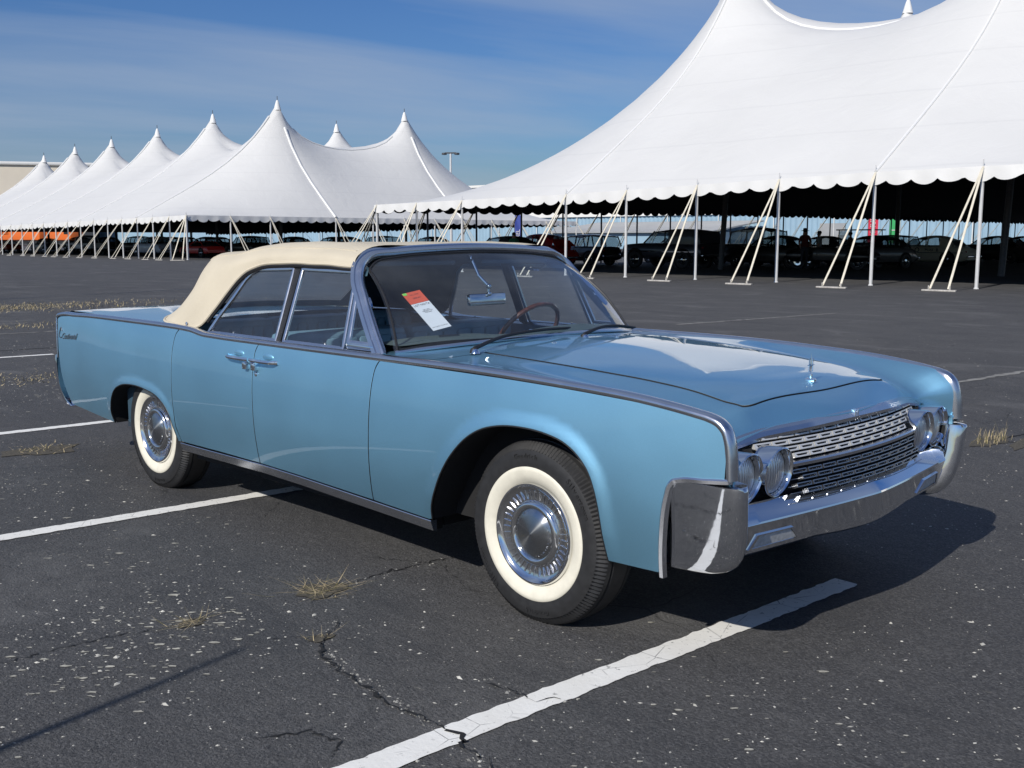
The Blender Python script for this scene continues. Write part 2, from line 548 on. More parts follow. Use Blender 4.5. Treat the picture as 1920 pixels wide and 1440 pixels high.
def weave(m, scale):
    n, l = m.node_tree.nodes, m.node_tree.links; p = n['Principled BSDF']
    t = n.new('ShaderNodeTexCoord'); hs = []
    for ax in ('X', 'Y'):
        w_ = n.new('ShaderNodeTexWave'); w_.bands_direction = ax; w_.inputs['Scale'].default_value = scale; l.new(t.outputs['Object'], w_.inputs['Vector']); hs.append(w_.outputs['Fac'])
    a = n.new('ShaderNodeMath'); a.operation = 'ADD'; l.new(hs[0], a.inputs[0]); l.new(hs[1], a.inputs[1])
    b = n.new('ShaderNodeBump'); b.inputs['Strength'].default_value = .35; b.inputs['Distance'].default_value = .0015; l.new(a.outputs[0], b.inputs['Height'])
    pk = noise_node(n, l, 5.0, 3.0, .5, stretch=(1, 2.5, 1)); b2 = n.new('ShaderNodeBump'); b2.inputs['Strength'].default_value = .22; b2.inputs['Distance'].default_value = .02
    l.new(pk.outputs['Fac'], b2.inputs['Height']); l.new(b.outputs[0], b2.inputs['Normal']); l.new(b2.outputs[0], p.inputs['Normal'])
weave(M_CANVAS, 110)
M_HUB = chrome_mat('wheel cover chrome', (0.78, 0.78, 0.775), 0.09, 0.08)
# ================================================================== ground
def asphalt_mat():
    m, n, l, p = new_mat('worn asphalt')
    t = n.new('ShaderNodeTexCoord')
    def nz(scale, det=4, ro=.55, dist=0.0):
        x = n.new('ShaderNodeTexNoise'); x.inputs['Scale'].default_value = scale; x.inputs['Detail'].default_value = det
        x.inputs['Roughness'].default_value = ro; x.inputs['Distortion'].default_value = dist
        l.new(t.outputs['Object'], x.inputs['Vector']); return x.outputs['Fac']
    big, mid, fine = nz(.23, 4), nz(1.9, 5, .6), nz(95, 3, .7)
    c = mixc(n, l, ramp(n, l, big, .35, .68, 0, 1), (.058, .057, .058), (.080, .078, .077))
    c = mixc(n, l, ramp(n, l, mid, .40, .72, 0, .55), c, (.046, .047, .051))
    vo = n.new('ShaderNodeTexVoronoi'); vo.inputs['Scale'].default_value = 130; l.new(t.outputs['Object'], vo.inputs['Vector'])
    sp = n.new('ShaderNodeSeparateColor'); l.new(vo.outputs['Color'], sp.inputs[0])
    c = mixc(n, l, ramp(n, l, sp.outputs[0], .3, 1.0, 0.0, .62), c, (.140, .138, .138))
    c = mixc(n, l, ramp(n, l, sp.outputs[1], .55, 1.0, 0.0, .5), c, (.026, .027, .030))
    # pale bald spots where the sealer has flaked away
    pn = nz(7.5, 6, .66, .5)
    mask = ramp(n, l, nz(.55, 3), .48, .66, 0.0, 1.0)
    mm = n.new('ShaderNodeMath'); mm.operation = 'MULTIPLY'
    l.new(ramp(n, l, pn, .655, .70, 0, .85), mm.inputs[0]); l.new(mask, mm.inputs[1])
    c = mixc(n, l, mm.outputs[0], c, (.26, .245, .21))
    # broad worn, paler drifts that still read far away
    dr = n.new('ShaderNodeMapping'); dr.inputs['Scale'].default_value = (.55, 1.0, 1); l.new(t.outputs['Object'], dr.inputs[0])
    dn = n.new('ShaderNodeTexNoise'); dn.inputs['Scale'].default_value = 1.15; dn.inputs['Detail'].default_value = 9; dn.inputs['Roughness'].default_value = .68; dn.inputs['Distortion'].default_value = .6; l.new(dr.outputs[0], dn.inputs['Vector'])
    c = mixc(n, l, ramp(n, l, dn.outputs['Fac'], .54, .66, 0, .42), c, (.165, .162, .158))
    c = mixc(n, l, ramp(n, l, dn.outputs['Fac'], .46, .36, 0, .40), c, (.040, .041, .045))
    # hairline scuffs
    sc = n.new('ShaderNodeMapping'); sc.inputs['Scale'].default_value = (3.0, 11.0, 1); sc.inputs['Rotation'].default_value = (0, 0, .75); l.new(t.outputs['Object'], sc.inputs[0])
    sn = n.new('ShaderNodeTexNoise'); sn.inputs['Scale'].default_value = 3.2; sn.inputs['Detail'].default_value = 8; sn.inputs['Roughness'].default_value = .7; sn.inputs['Distortion'].default_value = 1.2; l.new(sc.outputs[0], sn.inputs['Vector'])
    c = mixc(n, l, ramp(n, l, sn.outputs['Fac'], .60, .74, 0, .34), c, (.21, .208, .21))
    # fine dark hairline cracks
    vc = n.new('ShaderNodeTexVoronoi'); vc.feature = 'DISTANCE_TO_EDGE'; vc.inputs['Scale'].default_value = .85
    wq = n.new('ShaderNodeTexNoise'); wq.inputs['Scale'].default_value = 4.0; wq.inputs['Detail'].default_value = 5; l.new(t.outputs['Object'], wq.inputs['Vector'])
    ad = n.new('ShaderNodeMix'); ad.data_type = 'RGBA'; ad.inputs['Factor'].default_value = .18
    l.new(t.outputs['Object'], ad.inputs['A']); l.new(wq.outputs['Color'], ad.inputs['B']); l.new(ad.outputs['Result'], vc.inputs['Vector'])
    ck = n.new('ShaderNodeMath'); ck.operation = 'MULTIPLY'
    l.new(ramp(n, l, vc.outputs['Distance'], .0, .006, .75, 0.0), ck.inputs[0]); l.new(ramp(n, l, nz(.8, 3), .50, .62, 0, 1), ck.inputs[1])
    c = mixc(n, l, ck.outputs[0], c, (.014, .014, .015))
    l.new(c, p.inputs['Base Color'])
    p.inputs['Roughness'].default_value = .78; p.inputs['Specular IOR Level'].default_value = .35
    b = n.new('ShaderNodeBump'); b.inputs['Strength'].default_value = .9; b.inputs['Distance'].default_value = .010
    l.new(fine, b.inputs['Height'])
    b2 = n.new('ShaderNodeBump'); b2.inputs['Strength'].default_value = .5; b2.inputs['Distance'].default_value = .02
    l.new(nz(9, 5, .6), b2.inputs['Height']); l.new(b.outputs[0], b2.inputs['Normal']); l.new(b2.outputs[0], p.inputs['Normal'])
    return m
M_ASPHALT = asphalt_mat()
v = []
for y in (-1400, -60, 60, 1400):
    for x in (-1400, -60, 60, 1400): v.append((x, y, 0))
kind(raw('asphalt', v, grid_faces(4, 4), M_ASPHALT, None, None), 'structure')

def line_mat():
    m, n, l, p = new_mat('worn white road paint')
    t = n.new('ShaderNodeTexCoord')
    def nz(s, d=5, r=.65):
        x = n.new('ShaderNodeTexNoise'); x.inputs['Scale'].default_value = s; x.inputs['Detail'].default_value = d; x.inputs['Roughness'].default_value = r
        l.new(t.outputs['Object'], x.inputs['Vector']); return x.outputs['Fac']
    c = mixc(n, l, ramp(n, l, nz(6), .35, .7, 0, 1), (.78, .765, .715), (.85, .84, .80))
    c = mixc(n, l, ramp(n, l, nz(34, 6, .7), .60, .68, 0, .85), c, (.10, .10, .10))
    vc = n.new('ShaderNodeTexVoronoi'); vc.feature = 'DISTANCE_TO_EDGE'; vc.inputs['Scale'].default_value = 7
    l.new(t.outputs['Object'], vc.inputs['Vector'])
    k = n.new('ShaderNodeMath'); k.operation = 'MULTIPLY'
    l.new(ramp(n, l, vc.outputs['Distance'], 0, .018, .9, 0), k.inputs[0]); l.new(ramp(n, l, nz(3), .46, .6, 0, 1), k.inputs[1])
    c = mixc(n, l, k.outputs[0], c, (.06, .06, .06))
    l.new(c, p.inputs['Base Color']); p.inputs['Roughness'].default_value = .7
    b = n.new('ShaderNodeBump'); b.inputs['Strength'].default_value = .4; b.inputs['Distance'].default_value = .004
    l.new(nz(60), b.inputs['Height']); l.new(b.outputs[0], p.inputs['Normal'])
    return m
M_LINE = line_mat()
M_FADED = simple('faded road paint', (.20, .195, .18), .85, vary=.5, scale=9)
M_CRACK = simple('crack shadowed bitumen', (.010, .010, .011), .9)
M_TAR = simple('black tar', (.016, .016, .017), .45)
def painted_line(p0, p1, w, mat, nm='parking_line', rag=.004, step=.02, ends=(True, True), z=.004):
    a = np.array(p0, float); b = np.array(p1, float); L = np.linalg.norm(b - a); t = (b - a) / L; nrm = np.array([-t[1], t[0]])
    n = max(4, int(L / step)); v = []; s = RNG.normal(0, 1, (n + 1, 2))
    for k in range(n + 1):
        j = .5 * s[k] + .5 * s[max(0, k - 1)]
        c = a + t * (L * k / n) + nrm * .004 * math.sin(k * step * 1.7)
        v += [tuple(c - nrm * (w / 2 + rag * j[0])) + (z,), tuple(c + nrm * (w / 2 + rag * j[1])) + (z,)]
    return kind(raw(nm, v, grid_faces(n + 1, 2, True), mat, None, None), 'structure')
painted_line((.44, -2.9), (.613, .38), .112, M_LINE)
painted_line((-2.70, -3.0), (-2.30, 2.6), .112, M_LINE)
painted_line((-5.70, -3.2), (-5.40, 2.6), .11, M_LINE)
painted_line((-11.2, -1.2), (-10.92, 1.56), .11, M_LINE, step=.05)
for p0, p1 in (((-33.2, 7.6), (-32.2, 9.9)), ((-1.75, 7.0), (-1.42, 10.5)), ((-14.4, 2.0), (-14.0, 6.4)), ((-8.2, 11.0), (-7.7, 15.5)), ((-20.5, 14.0), (-19.7, 20))):
    painted_line(p0, p1, .09, M_FADED, 'faded_line', .02, .06)
def crack(pts, w, nm='asphalt_crack', mat=None, jit=.009, seg=.014, z=.003):
    P = []
    for a, b in zip(pts[:-1], pts[1:]):
        a = np.array(a); b = np.array(b); k = max(1, int(np.linalg.norm(b - a) / seg))
        for i in range(k): P.append(a + (b - a) * i / k + RNG.normal(0, jit, 2) * (i > 0))
    P.append(np.array(pts[-1])); v = []; n = len(P)
    for i, p in enumerate(P):
        t = P[min(i + 1, n - 1)] - P[max(i - 1, 0)]; t = t / max(1e-9, np.linalg.norm(t)); q = np.array([-t[1], t[0]])
        ww = w * (.15 + 1.5 * RNG.random() ** 2) * min(1, 4 * min(i + .3, n - .7 - i) / n + .25)
        v += [tuple(p - q * ww / 2) + (z,), tuple(p + q * ww / 2) + (z,)]
    return kind(raw(nm, v, grid_faces(n, 2, True), mat or M_CRACK, None, None), 'structure')
crack([(-.56,-1.43),(-.468,-1.511),(-.40,-1.60),(-.31,-1.684),(-.111,-1.73),(.06,-1.746),(.211,-1.776),(.308,-1.759),(.421,-1.758),(.517,-1.741),(.58,-1.80),(.708,-1.809),(.80,-1.83)], .012, z=.006)
crack([(-.76,-1.30),(-.856,-1.197),(-.876,-1.013),(-.864,-.783),(-.837,-.583)], .010)
crack([(.258,-1.407),(.298,-1.44),(.402,-1.424),(.50,-1.43),(.56,-1.36)], .007, z=.006)
crack([(-1.02,-2.75),(-1.0,-2.45),(-.989,-2.154),(-.90,-1.90)], .007)
crack([(.10,-2.2),(.18,-2.05),(.30,-2.02),(.36,-2.10)], .009); crack([(-.55,-1.75),(-.50,-1.66),(-.45,-1.63)], .006)
crack([(-30.5,-16),(-24.224,5.528),(-25.9,11.523),(-26.6,22)], .11, 'tar_seam', M_TAR, .03, .5)
crack([(-12,-3),(-11.8,1.6),(-10.9,4.2),(-8,6)], .05, 'asphalt_crack', None, .05, .2)
crack([(2.2,2.2),(.8,5.0),(-.256,3.96),(-.17,4.5),(.2,7.5),(.6,11)], .03, 'asphalt_crack', None, .03, .15)
for _ in range(9):
    x, y = RNG.uniform(-9, 2), RNG.uniform(-3, 7); a = RNG.uniform(0, 6.28); L = RNG.uniform(.3, 1.2)
    crack([(x, y), (x + L * .5 * math.cos(a), y + L * .5 * math.sin(a)), (x + L * math.cos(a + .5), y + L * math.sin(a + .5))], .004)

# pale pebbles lying loose all over the tarmac
M_PEBBLE = simple('pale limestone chips', (.46, .445, .40), .85, vary=.35, scale=3)
cells = []
def put(x, y, sc):
    cells.append((x, y, sc))
N1 = 6500
for k in range(N1):
    d = 1.2 + 16 * RNG.random() ** 1.35; a = _yaw + RNG.uniform(-.56, .56)
    put(2.75 + d * math.cos(a), -3.74 + d * math.sin(a), RNG.gamma(1.6, .0012) + .0011)
for cx, cy, sx, sy, n_ in ((-.95,-2.35,.35,.30,260),(-1.0,-1.75,.35,.2,150),(1.5,-.55,.5,.5,110),(-3.3,-1.3,.6,.4,120),(-8.6,.4,.35,1.2,420),(-7.4,.0,.4,1.4,300),(-12.0,1.5,.5,1.5,300),(1.5,2.2,1.0,1.2,160),(-.2,4.4,.8,1.0,200),(-.1,-1.45,.5,.2,60)):
    for k in range(n_): put(RNG.normal(cx, sx), RNG.normal(cy, sy), RNG.gamma(1.6, .0015) + .0013)
PB = MB(); vv = []; ff = []
octa = [(1,0,0),(0,1,0),(-1,0,0),(0,-1,0),(0,0,1)]
of = [(0,1,4),(1,2,4),(2,3,4),(3,0,4)]
for (x, y, sc) in cells:
    if -4.3 < x < .9 and -.85 < y < .85: continue
    a = RNG.uniform(0, 6.28); sx, sy, sz = sc * RNG.uniform(.8, 1.9), sc * RNG.uniform(.6, 1.1), sc * RNG.uniform(.3, .7); c_, s_ = math.cos(a), math.sin(a); b = len(vv)
    for px_, py_, pz_ in octa: vv.append((x + px_*sx*c_ - py_*sy*s_, y + px_*sx*s_ + py_*sy*c_, pz_*sz + .0005))
    ff += [tuple(i + b for i in q) for q in of]
kind(raw('gravel', vv, ff, M_PEBBLE, None, None), 'stuff')
# flat flakes of old surfacing
M_FLAKE = simple('pale flaked surfacing', (.40, .385, .33), .9, vary=.35, scale=25)
vv = []; ff = []
for cx, cy, sx, sy, n_ in ((-.62,-2.45,.18,.26,70),(-.85,-2.1,.18,.24,70),(-.95,-1.80,.2,.16,55),(-1.9,-1.75,.30,.12,22),(-2.2,-1.1,.3,.1,14),(.75,-1.05,.35,.25,26),(1.3,-1.2,.5,.4,40),(-3.6,-1.5,.7,.4,60),(-8,0,1.2,1.2,120),(-7.6,.3,.4,1.0,120)):
    for k in range(n_):
        x, y = RNG.normal(cx, sx), RNG.normal(cy, sy); r = RNG.gamma(1.5, .0026) + .002; b = len(vv); m_ = 9
        for i in range(m_):
            a = 2*PI*i/m_; q = r * RNG.uniform(.55, 1.3); vv.append((x + q*(1.2*math.cos(a) + .5*math.sin(a)), y + q*(.5*math.cos(a) + 1.2*math.sin(a)), .0022))
        ff.append(tuple(range(b, b + m_)))
kind(raw('surface_flakes', vv, ff, M_FLAKE, None, None), 'stuff')

crumb = []
for a, b, n_ in (((-.56,-1.43),(-.31,-1.68),50),((-.31,-1.68),(.30,-1.76),120),((.30,-1.76),(.80,-1.83),80),((-.86,-1.2),(-.84,-.58),40),((.26,-1.41),(.5,-1.43),30)):
    for k in range(n_):
        t = RNG.random(); crumb.append((a[0] + (b[0]-a[0])*t + RNG.normal(0, .018), a[1] + (b[1]-a[1])*t + RNG.normal(0, .018)))
vv = []; ff = []
for x, y in crumb:
    sc = RNG.gamma(1.6, .0016) + .001; b = len(vv)
    for px_, py_, pz_ in octa: vv.append((x + px_*sc*RNG.uniform(.7, 1.4), y + py_*sc*RNG.uniform(.7, 1.4), pz_*sc*.6 + .0005))
    ff += [tuple(i + b for i in q) for q in of]
kind(raw('crumbled_asphalt', vv, ff, simple('crumbled aggregate', (.22, .215, .20), .9, vary=.6, scale=40), None, None), 'stuff')
# dry grass growing from the cracks
M_STRAW = simple('dry straw grass', (.52, .42, .25), .85, vary=.35, scale=8)
M_STRAW2 = simple('olive dry grass', (.22, .19, .07), .85, vary=.35, scale=8)
def tuft(nm, mats, n, L, spread, lean, w=.003):
    vv = []; ff = []; mi = []
    for k in range(n):
        x, y = RNG.normal(0, spread[0]), RNG.normal(0, spread[1]); a = RNG.uniform(0, 6.28); l_ = L * RNG.uniform(.4, 1.15); e = RNG.uniform(*lean)
        p = np.array([x, y, 0.0]); d = np.array([math.cos(a) * math.cos(e), math.sin(a) * math.cos(e), math.sin(e)]); s_ = np.array([-math.sin(a), math.cos(a), 0]) * w * RNG.uniform(.5, 1.2)
        b = len(vv); segs = 4
        for i in range(segs + 1):
            q = p + d * l_ * i / segs + np.array([0, 0, -.25 * l_ * (i / segs) ** 2 * (e > .5)]); q[2] = max(.003, q[2]); ww = 1 - .85 * i / segs
            vv += [tuple(q - s_ * ww), tuple(q + s_ * ww)]
        for i in range(segs): ff.append((b + 2*i, b + 2*i + 1, b + 2*i + 3, b + 2*i + 2)); mi.append(int(RNG.random() < .3))
    if nm == 'grass_tuft':
        b = len(vv); m_ = 14; rx, ry = spread[0] * 2.6, spread[1] * 2.6
        for i in range(m_):
            a = 2*PI*i/m_; q_ = RNG.uniform(.5, 1.0); vv.append((rx*q_*math.cos(a), ry*q_*math.sin(a), .003))
        ff.append(tuple(range(b, b + m_))); mi.append(2)
    return raw(nm, vv, ff, mats, None, None, mats=mi)
def place(o, x, y, label):
    o.location = (x, y, .001); return tag(o, label, 'grass tuft', 'dry grass tufts in the tarmac')
M_THATCH = simple('dark thatch', (.075, .066, .05), .95, vary=.4, scale=60)
MS = [M_STRAW, M_STRAW2, M_THATCH]
place(tuft('grass_tuft', MS, 90, .15, (.045, .05), (.0, .28), .0013), -.86, -1.28, 'largest flattened tuft of straw grass, at the top of the long crack')
place(tuft('grass_tuft', MS, 34, .14, (.02, .03), (.0, .22), .0013), -.90, -1.86, 'thin spray of dry stalks lying on the tarmac left of the larger tuft')
place(tuft('grass_tuft', MS, 12, .09, (.015, .025), (.05, .4), .0012), -.42, -1.60, 'small dead sprig caught in the long crack below the larger tuft')
place(tuft('grass_tuft', MS, 90, .14, (.05, .14), (.8, 1.5), .0016), -.23, 4.08, 'upright pale dry grass standing beside the far end of the chrome bumper')
place(tuft('grass_tuft', MS, 110, .045, (.05, .5), (.1, .9), .002), .0, 4.9, 'low line of dry grass trailing right from the upright clump at the frame edge')
place(tuft('grass_tuft', MS, 90, .06, (.09, .12), (.05, .8)), -4.72, -.95, 'small yellow green tuft behind the rear wheel of the blue convertible')
kind(tuft('grass', MS, 2600, .10, (.75, 1.9), (.1, 1.2), .006), 'stuff').location = (-20.6, 4.2, .001)
g2 = kind(tuft('grass', MS, 500, .09, (.35, 1.0), (.3, 1.2), .005), 'stuff'); g2.location = (-15.6, 2.4, .001)
g3 = kind(tuft('grass', MS, 700, .055, (.25, 1.0), (.2, 1.2), .005), 'stuff'); g3.location = (-8.6, .4, .001)

# ================================================================== white pole tents
def fabric_mat(name, col, lines=True):
    m, n, l, p = new_mat(name)
    t = n.new('ShaderNodeTexCoord')
    x = n.new('ShaderNodeTexNoise'); x.inputs['Scale'].default_value = .35; x.inputs['Detail'].default_value = 5; l.new(t.outputs['Object'], x.inputs['Vector'])
    c = mixc(n, l, ramp(n, l, x.outputs['Fac'], .35, .7, 0, 1), tuple(q * .955 for q in col), col)
    st = noise_node(n, l, .9, 6, .6, stretch=(1, 1, 3))
    c = mixc(n, l, ramp(n, l, st.outputs['Fac'], .62, .80, 0, .10), c, (.45, .44, .42))
    if lines:
        wv = n.new('ShaderNodeTexWave'); wv.bands_direction = 'Z'; wv.inputs['Scale'].default_value = .22; wv.inputs['Distortion'].default_value = .6
        l.new(t.outputs['Object'], wv.inputs['Vector'])
        c = mixc(n, l, ramp(n, l, wv.outputs['Fac'], .992, 1.0, 0, .22), c, (.5, .5, .5))
    l.new(c, p.inputs['Base Color']); p.inputs['Roughness'].default_value = .55
    b = n.new('ShaderNodeBump'); b.inputs['Strength'].default_value = .40; b.inputs['Distance'].default_value = .10
    y = n.new('ShaderNodeTexNoise'); y.inputs['Scale'].default_value = .75; y.inputs['Detail'].default_value = 4; y.inputs['Distortion'].default_value = .5; l.new(t.outputs['Object'], y.inputs['Vector'])
    l.new(y.outputs['Fac'], b.inputs['Height']); l.new(b.outputs[0], p.inputs['Normal'])
    return m
M_TENT = fabric_mat('white tent vinyl', (.655, .65, .635))
M_VAL = fabric_mat('white valance vinyl', (.70, .695, .68), False)
M_TENT_SHADE = simple('dark tent inside shade', (.034, .035, .040), .95, spec=.1)  # near-black colour puts the shade inside the tents into the fabric
M_STRAPW = simple('white seam webbing', (.74, .74, .73), .6, vary=.04)
M_POLE = simple('galvanised side pole', (.62, .62, .62), .38, vary=.1)
M_CPOLE = simple('dark steel centre pole', (.075, .075, .08), .5, vary=.2)
M_WEB = simple('cream ratchet strap', (.66, .61, .50), .8, vary=.15)
M_PLATE = simple('steel anchor plate', (.42, .40, .37), .6, vary=.3)

def lines_through(a, b, brk, cell):
    xs = [a] + sorted(brk) + [b]; out = [a]
    for p, q_ in zip(xs[:-1], xs[1:]):
        k = max(2, int(round((q_ - p) / cell))); tt = np.linspace(0, 1, k + 1)[1:]; tt = tt - .62 * np.sin(2 * PI * tt) / (2 * PI); out += list(p + (q_ - p) * tt)
    return np.array(out)

def tent(root, x0, x1, y0, y1, px, py, hgt, eave, dip, cell):
    """canopy heights over a rectangle; px, py: mast rows; hgt(i, j) mast heights; eave(x, y)"""
    X = lines_through(x0, x1, px, cell); Y = lines_through(y0, y1, py, cell); nx, ny = len(X), len(Y)
    Z = np.full((ny, nx), 4.0); fix = np.zeros((ny, nx), bool)
    for i, x in enumerate(X): Z[0, i] = eave(x, y0); Z[-1, i] = eave(x, y1)
    for j, y in enumerate(Y): Z[j, 0] = eave(x0, y); Z[j, -1] = eave(x1, y)
    fix[0] = fix[-1] = True; fix[:, 0] = fix[:, -1] = True
    seam = lambda s: .70 * s + .30 * s ** 4.5
    def rid(t, a, b):
        g = abs(2 * t - 1); base = a + (b - a) * t
        return base - dip * (1 - (.45 * g ** 2 + .55 * g ** 6))
    def line(vals, peaks, ph, e0, e1):
        o = np.zeros(len(vals))
        for k, s_ in enumerate(vals):
            if s_ <= peaks[0]: o[k] = e0 + (ph[0] - e0) * seam((s_ - vals[0]) / (peaks[0] - vals[0]))
            elif s_ >= peaks[-1]: o[k] = e1 + (ph[-1] - e1) * seam((vals[-1] - s_) / (vals[-1] - peaks[-1]))
            else:
                i = max(0, np.searchsorted(peaks, s_) - 1); i = min(i, len(peaks) - 2)
                o[k] = rid((s_ - peaks[i]) / (peaks[i+1] - peaks[i]), ph[i], ph[i+1])
        return o
    for a, x in enumerate(px):
        i = int(np.argmin(abs(X - x))); Z[:, i] = line(Y, py, [hgt(a, b) for b in range(len(py))], eave(x, y0), eave(x, y1)); fix[:, i] = True
    for b, y in enumerate(py):
        j = int(np.argmin(abs(Y - y))); Z[j, :] = line(X, px, [hgt(a, b) for a in range(len(px))], eave(x0, y), eave(x1, y)); fix[j, :] = True
    hx = np.diff(X); hy = np.diff(Y)
    wl = 1 / hx[:-1][None, :]; wr = 1 / hx[1:][None, :]; wd = 1 / hy[:-1][:, None]; wu = 1 / hy[1:][:, None]
    den = wl + wr + wd + wu; inner = ~fix[1:-1, 1:-1]
    for _ in range(700):
        n_ = (wl * Z[1:-1, :-2] + wr * Z[1:-1, 2:] + wd * Z[:-2, 1:-1] + wu * Z[2:, 1:-1]) / den
        Z[1:-1, 1:-1] = np.where(inner, n_, Z[1:-1, 1:-1])
    XX, YY = np.meshgrid(X, Y)
    P = np.stack([XX, YY, Z], 2)
    c = raw('canopy', P.reshape(-1, 3), grid_faces(ny, nx), M_TENT, root, 180)
    gy, gx = np.gradient(Z, Y, X); nn = np.stack([-gx, -gy, np.ones_like(Z)], 2); nn /= np.linalg.norm(nn, axis=2)[:, :, None]
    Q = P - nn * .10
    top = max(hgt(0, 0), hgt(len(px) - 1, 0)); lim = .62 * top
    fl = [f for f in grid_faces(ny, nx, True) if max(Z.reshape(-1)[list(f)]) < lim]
    raw('canopy_shade_sheet', Q.reshape(-1, 3), fl, M_TENT_SHADE, c, 180)  # dark sheet paints the shade onto the canopy underside
    return X, Y, Z
def zat(T, x, y):
    X, Y, Z = T; return Z[int(np.argmin(abs(Y - y))), int(np.argmin(abs(X - x)))]
def seam_strap(root, T, pts_axis, r):
    X, Y, Z = T; ax, val, lo, hi = pts_axis
    if ax == 'x': i = int(np.argmin(abs(X - val))); pts = [(X[i], y, Z[j, i] + .02) for j, y in enumerate(Y) if lo - 1e-6 <= y <= hi + 1e-6]
    else: j = int(np.argmin(abs(Y - val))); pts = [(x, Y[j], Z[j, i] + .02) for i, x in enumerate(X) if lo - 1e-6 <= x <= hi + 1e-6]
    MB().tube(pts, r, 6).build('seam_webbing', M_STRAPW, root)
def valance(root, a, b, eave, drop, period, out):
    a = np.array(a, float); b = np.array(b, float); L = np.linalg.norm(b - a); n = int(L / period) * 8; v = []
    o = np.array(out, float)
    for k in range(n + 1):
        p = a + (b - a) * k / n; e = eave(*p); s_ = abs(math.sin(PI * L * k / n / period))
        bot = e - drop * (.56 + .44 * s_ ** .55) + .015 * math.sin(k * .37)
        w = .05 * math.sin(k * .61) * .5; lobe = int(L * k / n / period); bot -= drop * .05 * math.sin(lobe * 12.9898) ; bot += .02 * math.sin(lobe * 4.1)
        for z, q in ((e + .01, 0), (e - drop * .45, .03 + w * .5), (bot, .05 + w)): v.append((p[0] + o[0] * q, p[1] + o[1] * q, z))
    f = grid_faces(n + 1, 3)
    va = raw('valance', v, f, M_VAL, root, 180)
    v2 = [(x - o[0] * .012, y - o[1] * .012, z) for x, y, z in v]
    raw('valance_shade_sheet', v2, f, M_TENT_SHADE, va, 180)  # dark copy of the valance for its shaded inner side
def mk(mb, nm, mat):
    o = mb.build(nm, mat); me = o.data; bpy.data.objects.remove(o); return me
def put_mesh(nm, me, root, M):
    o = bpy.data.objects.new(nm, me); COL.objects.link(o); o.parent = root; o.matrix_world = M; return o
POLE_ME = mk(MB().tube([(0, 0, 0), (0, 0, .985)], .042, 8).tube([(0, 0, .985), (0, 0, 1.06)], .013, 6).lathe([(.06, -.004), (.06, .006), (.045, .012)], 8), 'side_pole', M_POLE)
DPOLE_ME = mk(MB().tube([(0, 0, 0), (0, 0, .985)], .042, 8).tube([(0, 0, .985), (0, 0, 1.06)], .013, 6), 'side_pole', M_CPOLE)
STRAP_ME = mk(MB().box((-.025, -.006, 0), (.025, .006, 1)), 'guy_strap', M_WEB)
PLATE_ME = mk(MB().box((-.48, -.06, 0), (.48, .06, .05), bev=.012).lathe([(.001,.16),(.022,.15),(.022,.02)], 8, 'z', (-.3, 0, 0)).lathe([(.001,.16),(.022,.15),(.022,.02)], 8, 'z', (.3, 0, 0)), 'anchor_plate', M_PLATE)
def pole_at(root, x, y, e, out, reach=2.2, spread=.30, dark=False, lean=.0, straps=2, k=1.0):
    o = Vector((out[0], out[1], 0)); t = Vector((-out[1], out[0], 0))
    top = Vector((x, y, e)); foot = top - Vector((0, 0, e)) + o * lean
    d = top - foot
    put_mesh('side_pole', DPOLE_ME if dark else POLE_ME, root, Matrix.Translation(foot) @ d.to_track_quat('Z', 'Y').to_matrix().to_4x4() @ Matrix.Diagonal((k, k, d.length, 1)))
    reach += .22 * math.sin(x * 7.3 + y * 3.1); spread *= 1 + .35 * math.sin(x * 3.7 + y * 5.9)
    an = Vector((x, y, 0)) + o * reach + t * .15 * math.sin(x * 9.1 + y * 2.3)
    for q_ in ((-spread, spread) if straps == 2 else (0.0,)):
        s_ = an + t * q_ + Vector((0, 0, .07)); d = s_ - top
        put_mesh('guy_strap', STRAP_ME, root, Matrix.Translation(top) @ d.to_track_quat('Z', 'Y').to_matrix().to_4x4() @ Matrix.Diagonal((k, k, d.length, 1)))
    ang = math.atan2(t.y, t.x)
    if straps: put_mesh('anchor_plate', PLATE_ME, root, Matrix.Translation(an) @ Matrix.Rotation(ang, 4, 'Z'))
def mast(root, x, y, h, r=.10, foot=None):
    f = foot or (x, y)
    MB().tube([(f[0], f[1], 0), (x, y, h - .2)], r, 10).build('centre_pole', M_CPOLE, root)
    cap = MB(); cap.lathe([(.30, -.60), (.22, -.30), (.15, -.05), (.09, .12), (.04, .18), (.001, .19)], 14, 'z', (x, y, h))
    cp = cap.build('peak_cap', M_STRAPW, root, 60)
    MB().tube([(x, y, h + .15), (x, y, h + .48)], .03, 6).build('finial', M_CPOLE, cp)

# ---- the near tent on the right
RT = thing('pole_tent', 'nearest white peaked tent filling the right of the picture with old cars in its shade', 'tent', (0, 0, 0))
RX0, RX1, RY0, RY1 = -38.4, -.5, 27.6, 112.0
def reave(x, y):
    a = np.interp(x, [-38.4, -26, -13.1, 0], [3.02, 3.16, 3.47, 3.55])
    return a + (np.interp(y, [27.6, 58, 112], [0, .30, .25])) * np.interp(x, [-38.4, -13], [1, .0]) - .05 * abs(math.sin(PI * (x + y) / 3.2)) * 0
rpx, rpy = [-26.04, -13.16], [39.4, 55.9, 72.0, 88.0, 100.0]
TR = tent(RT, RX0, RX1, RY0, RY1, rpx, rpy, lambda i, j: 14.3 if j == 0 else 14.6, reave, 4.15, .62)
for x in rpx: seam_strap(RT, TR, ('x', x, RY0, rpy[0] - .6), .045)
seam_strap(RT, TR, ('y', rpy[0], RX0, rpx[0] - .6), .06)
seam_strap(RT, TR, ('y', rpy[0], rpx[0] + .6, rpx[1] - .6), .085)
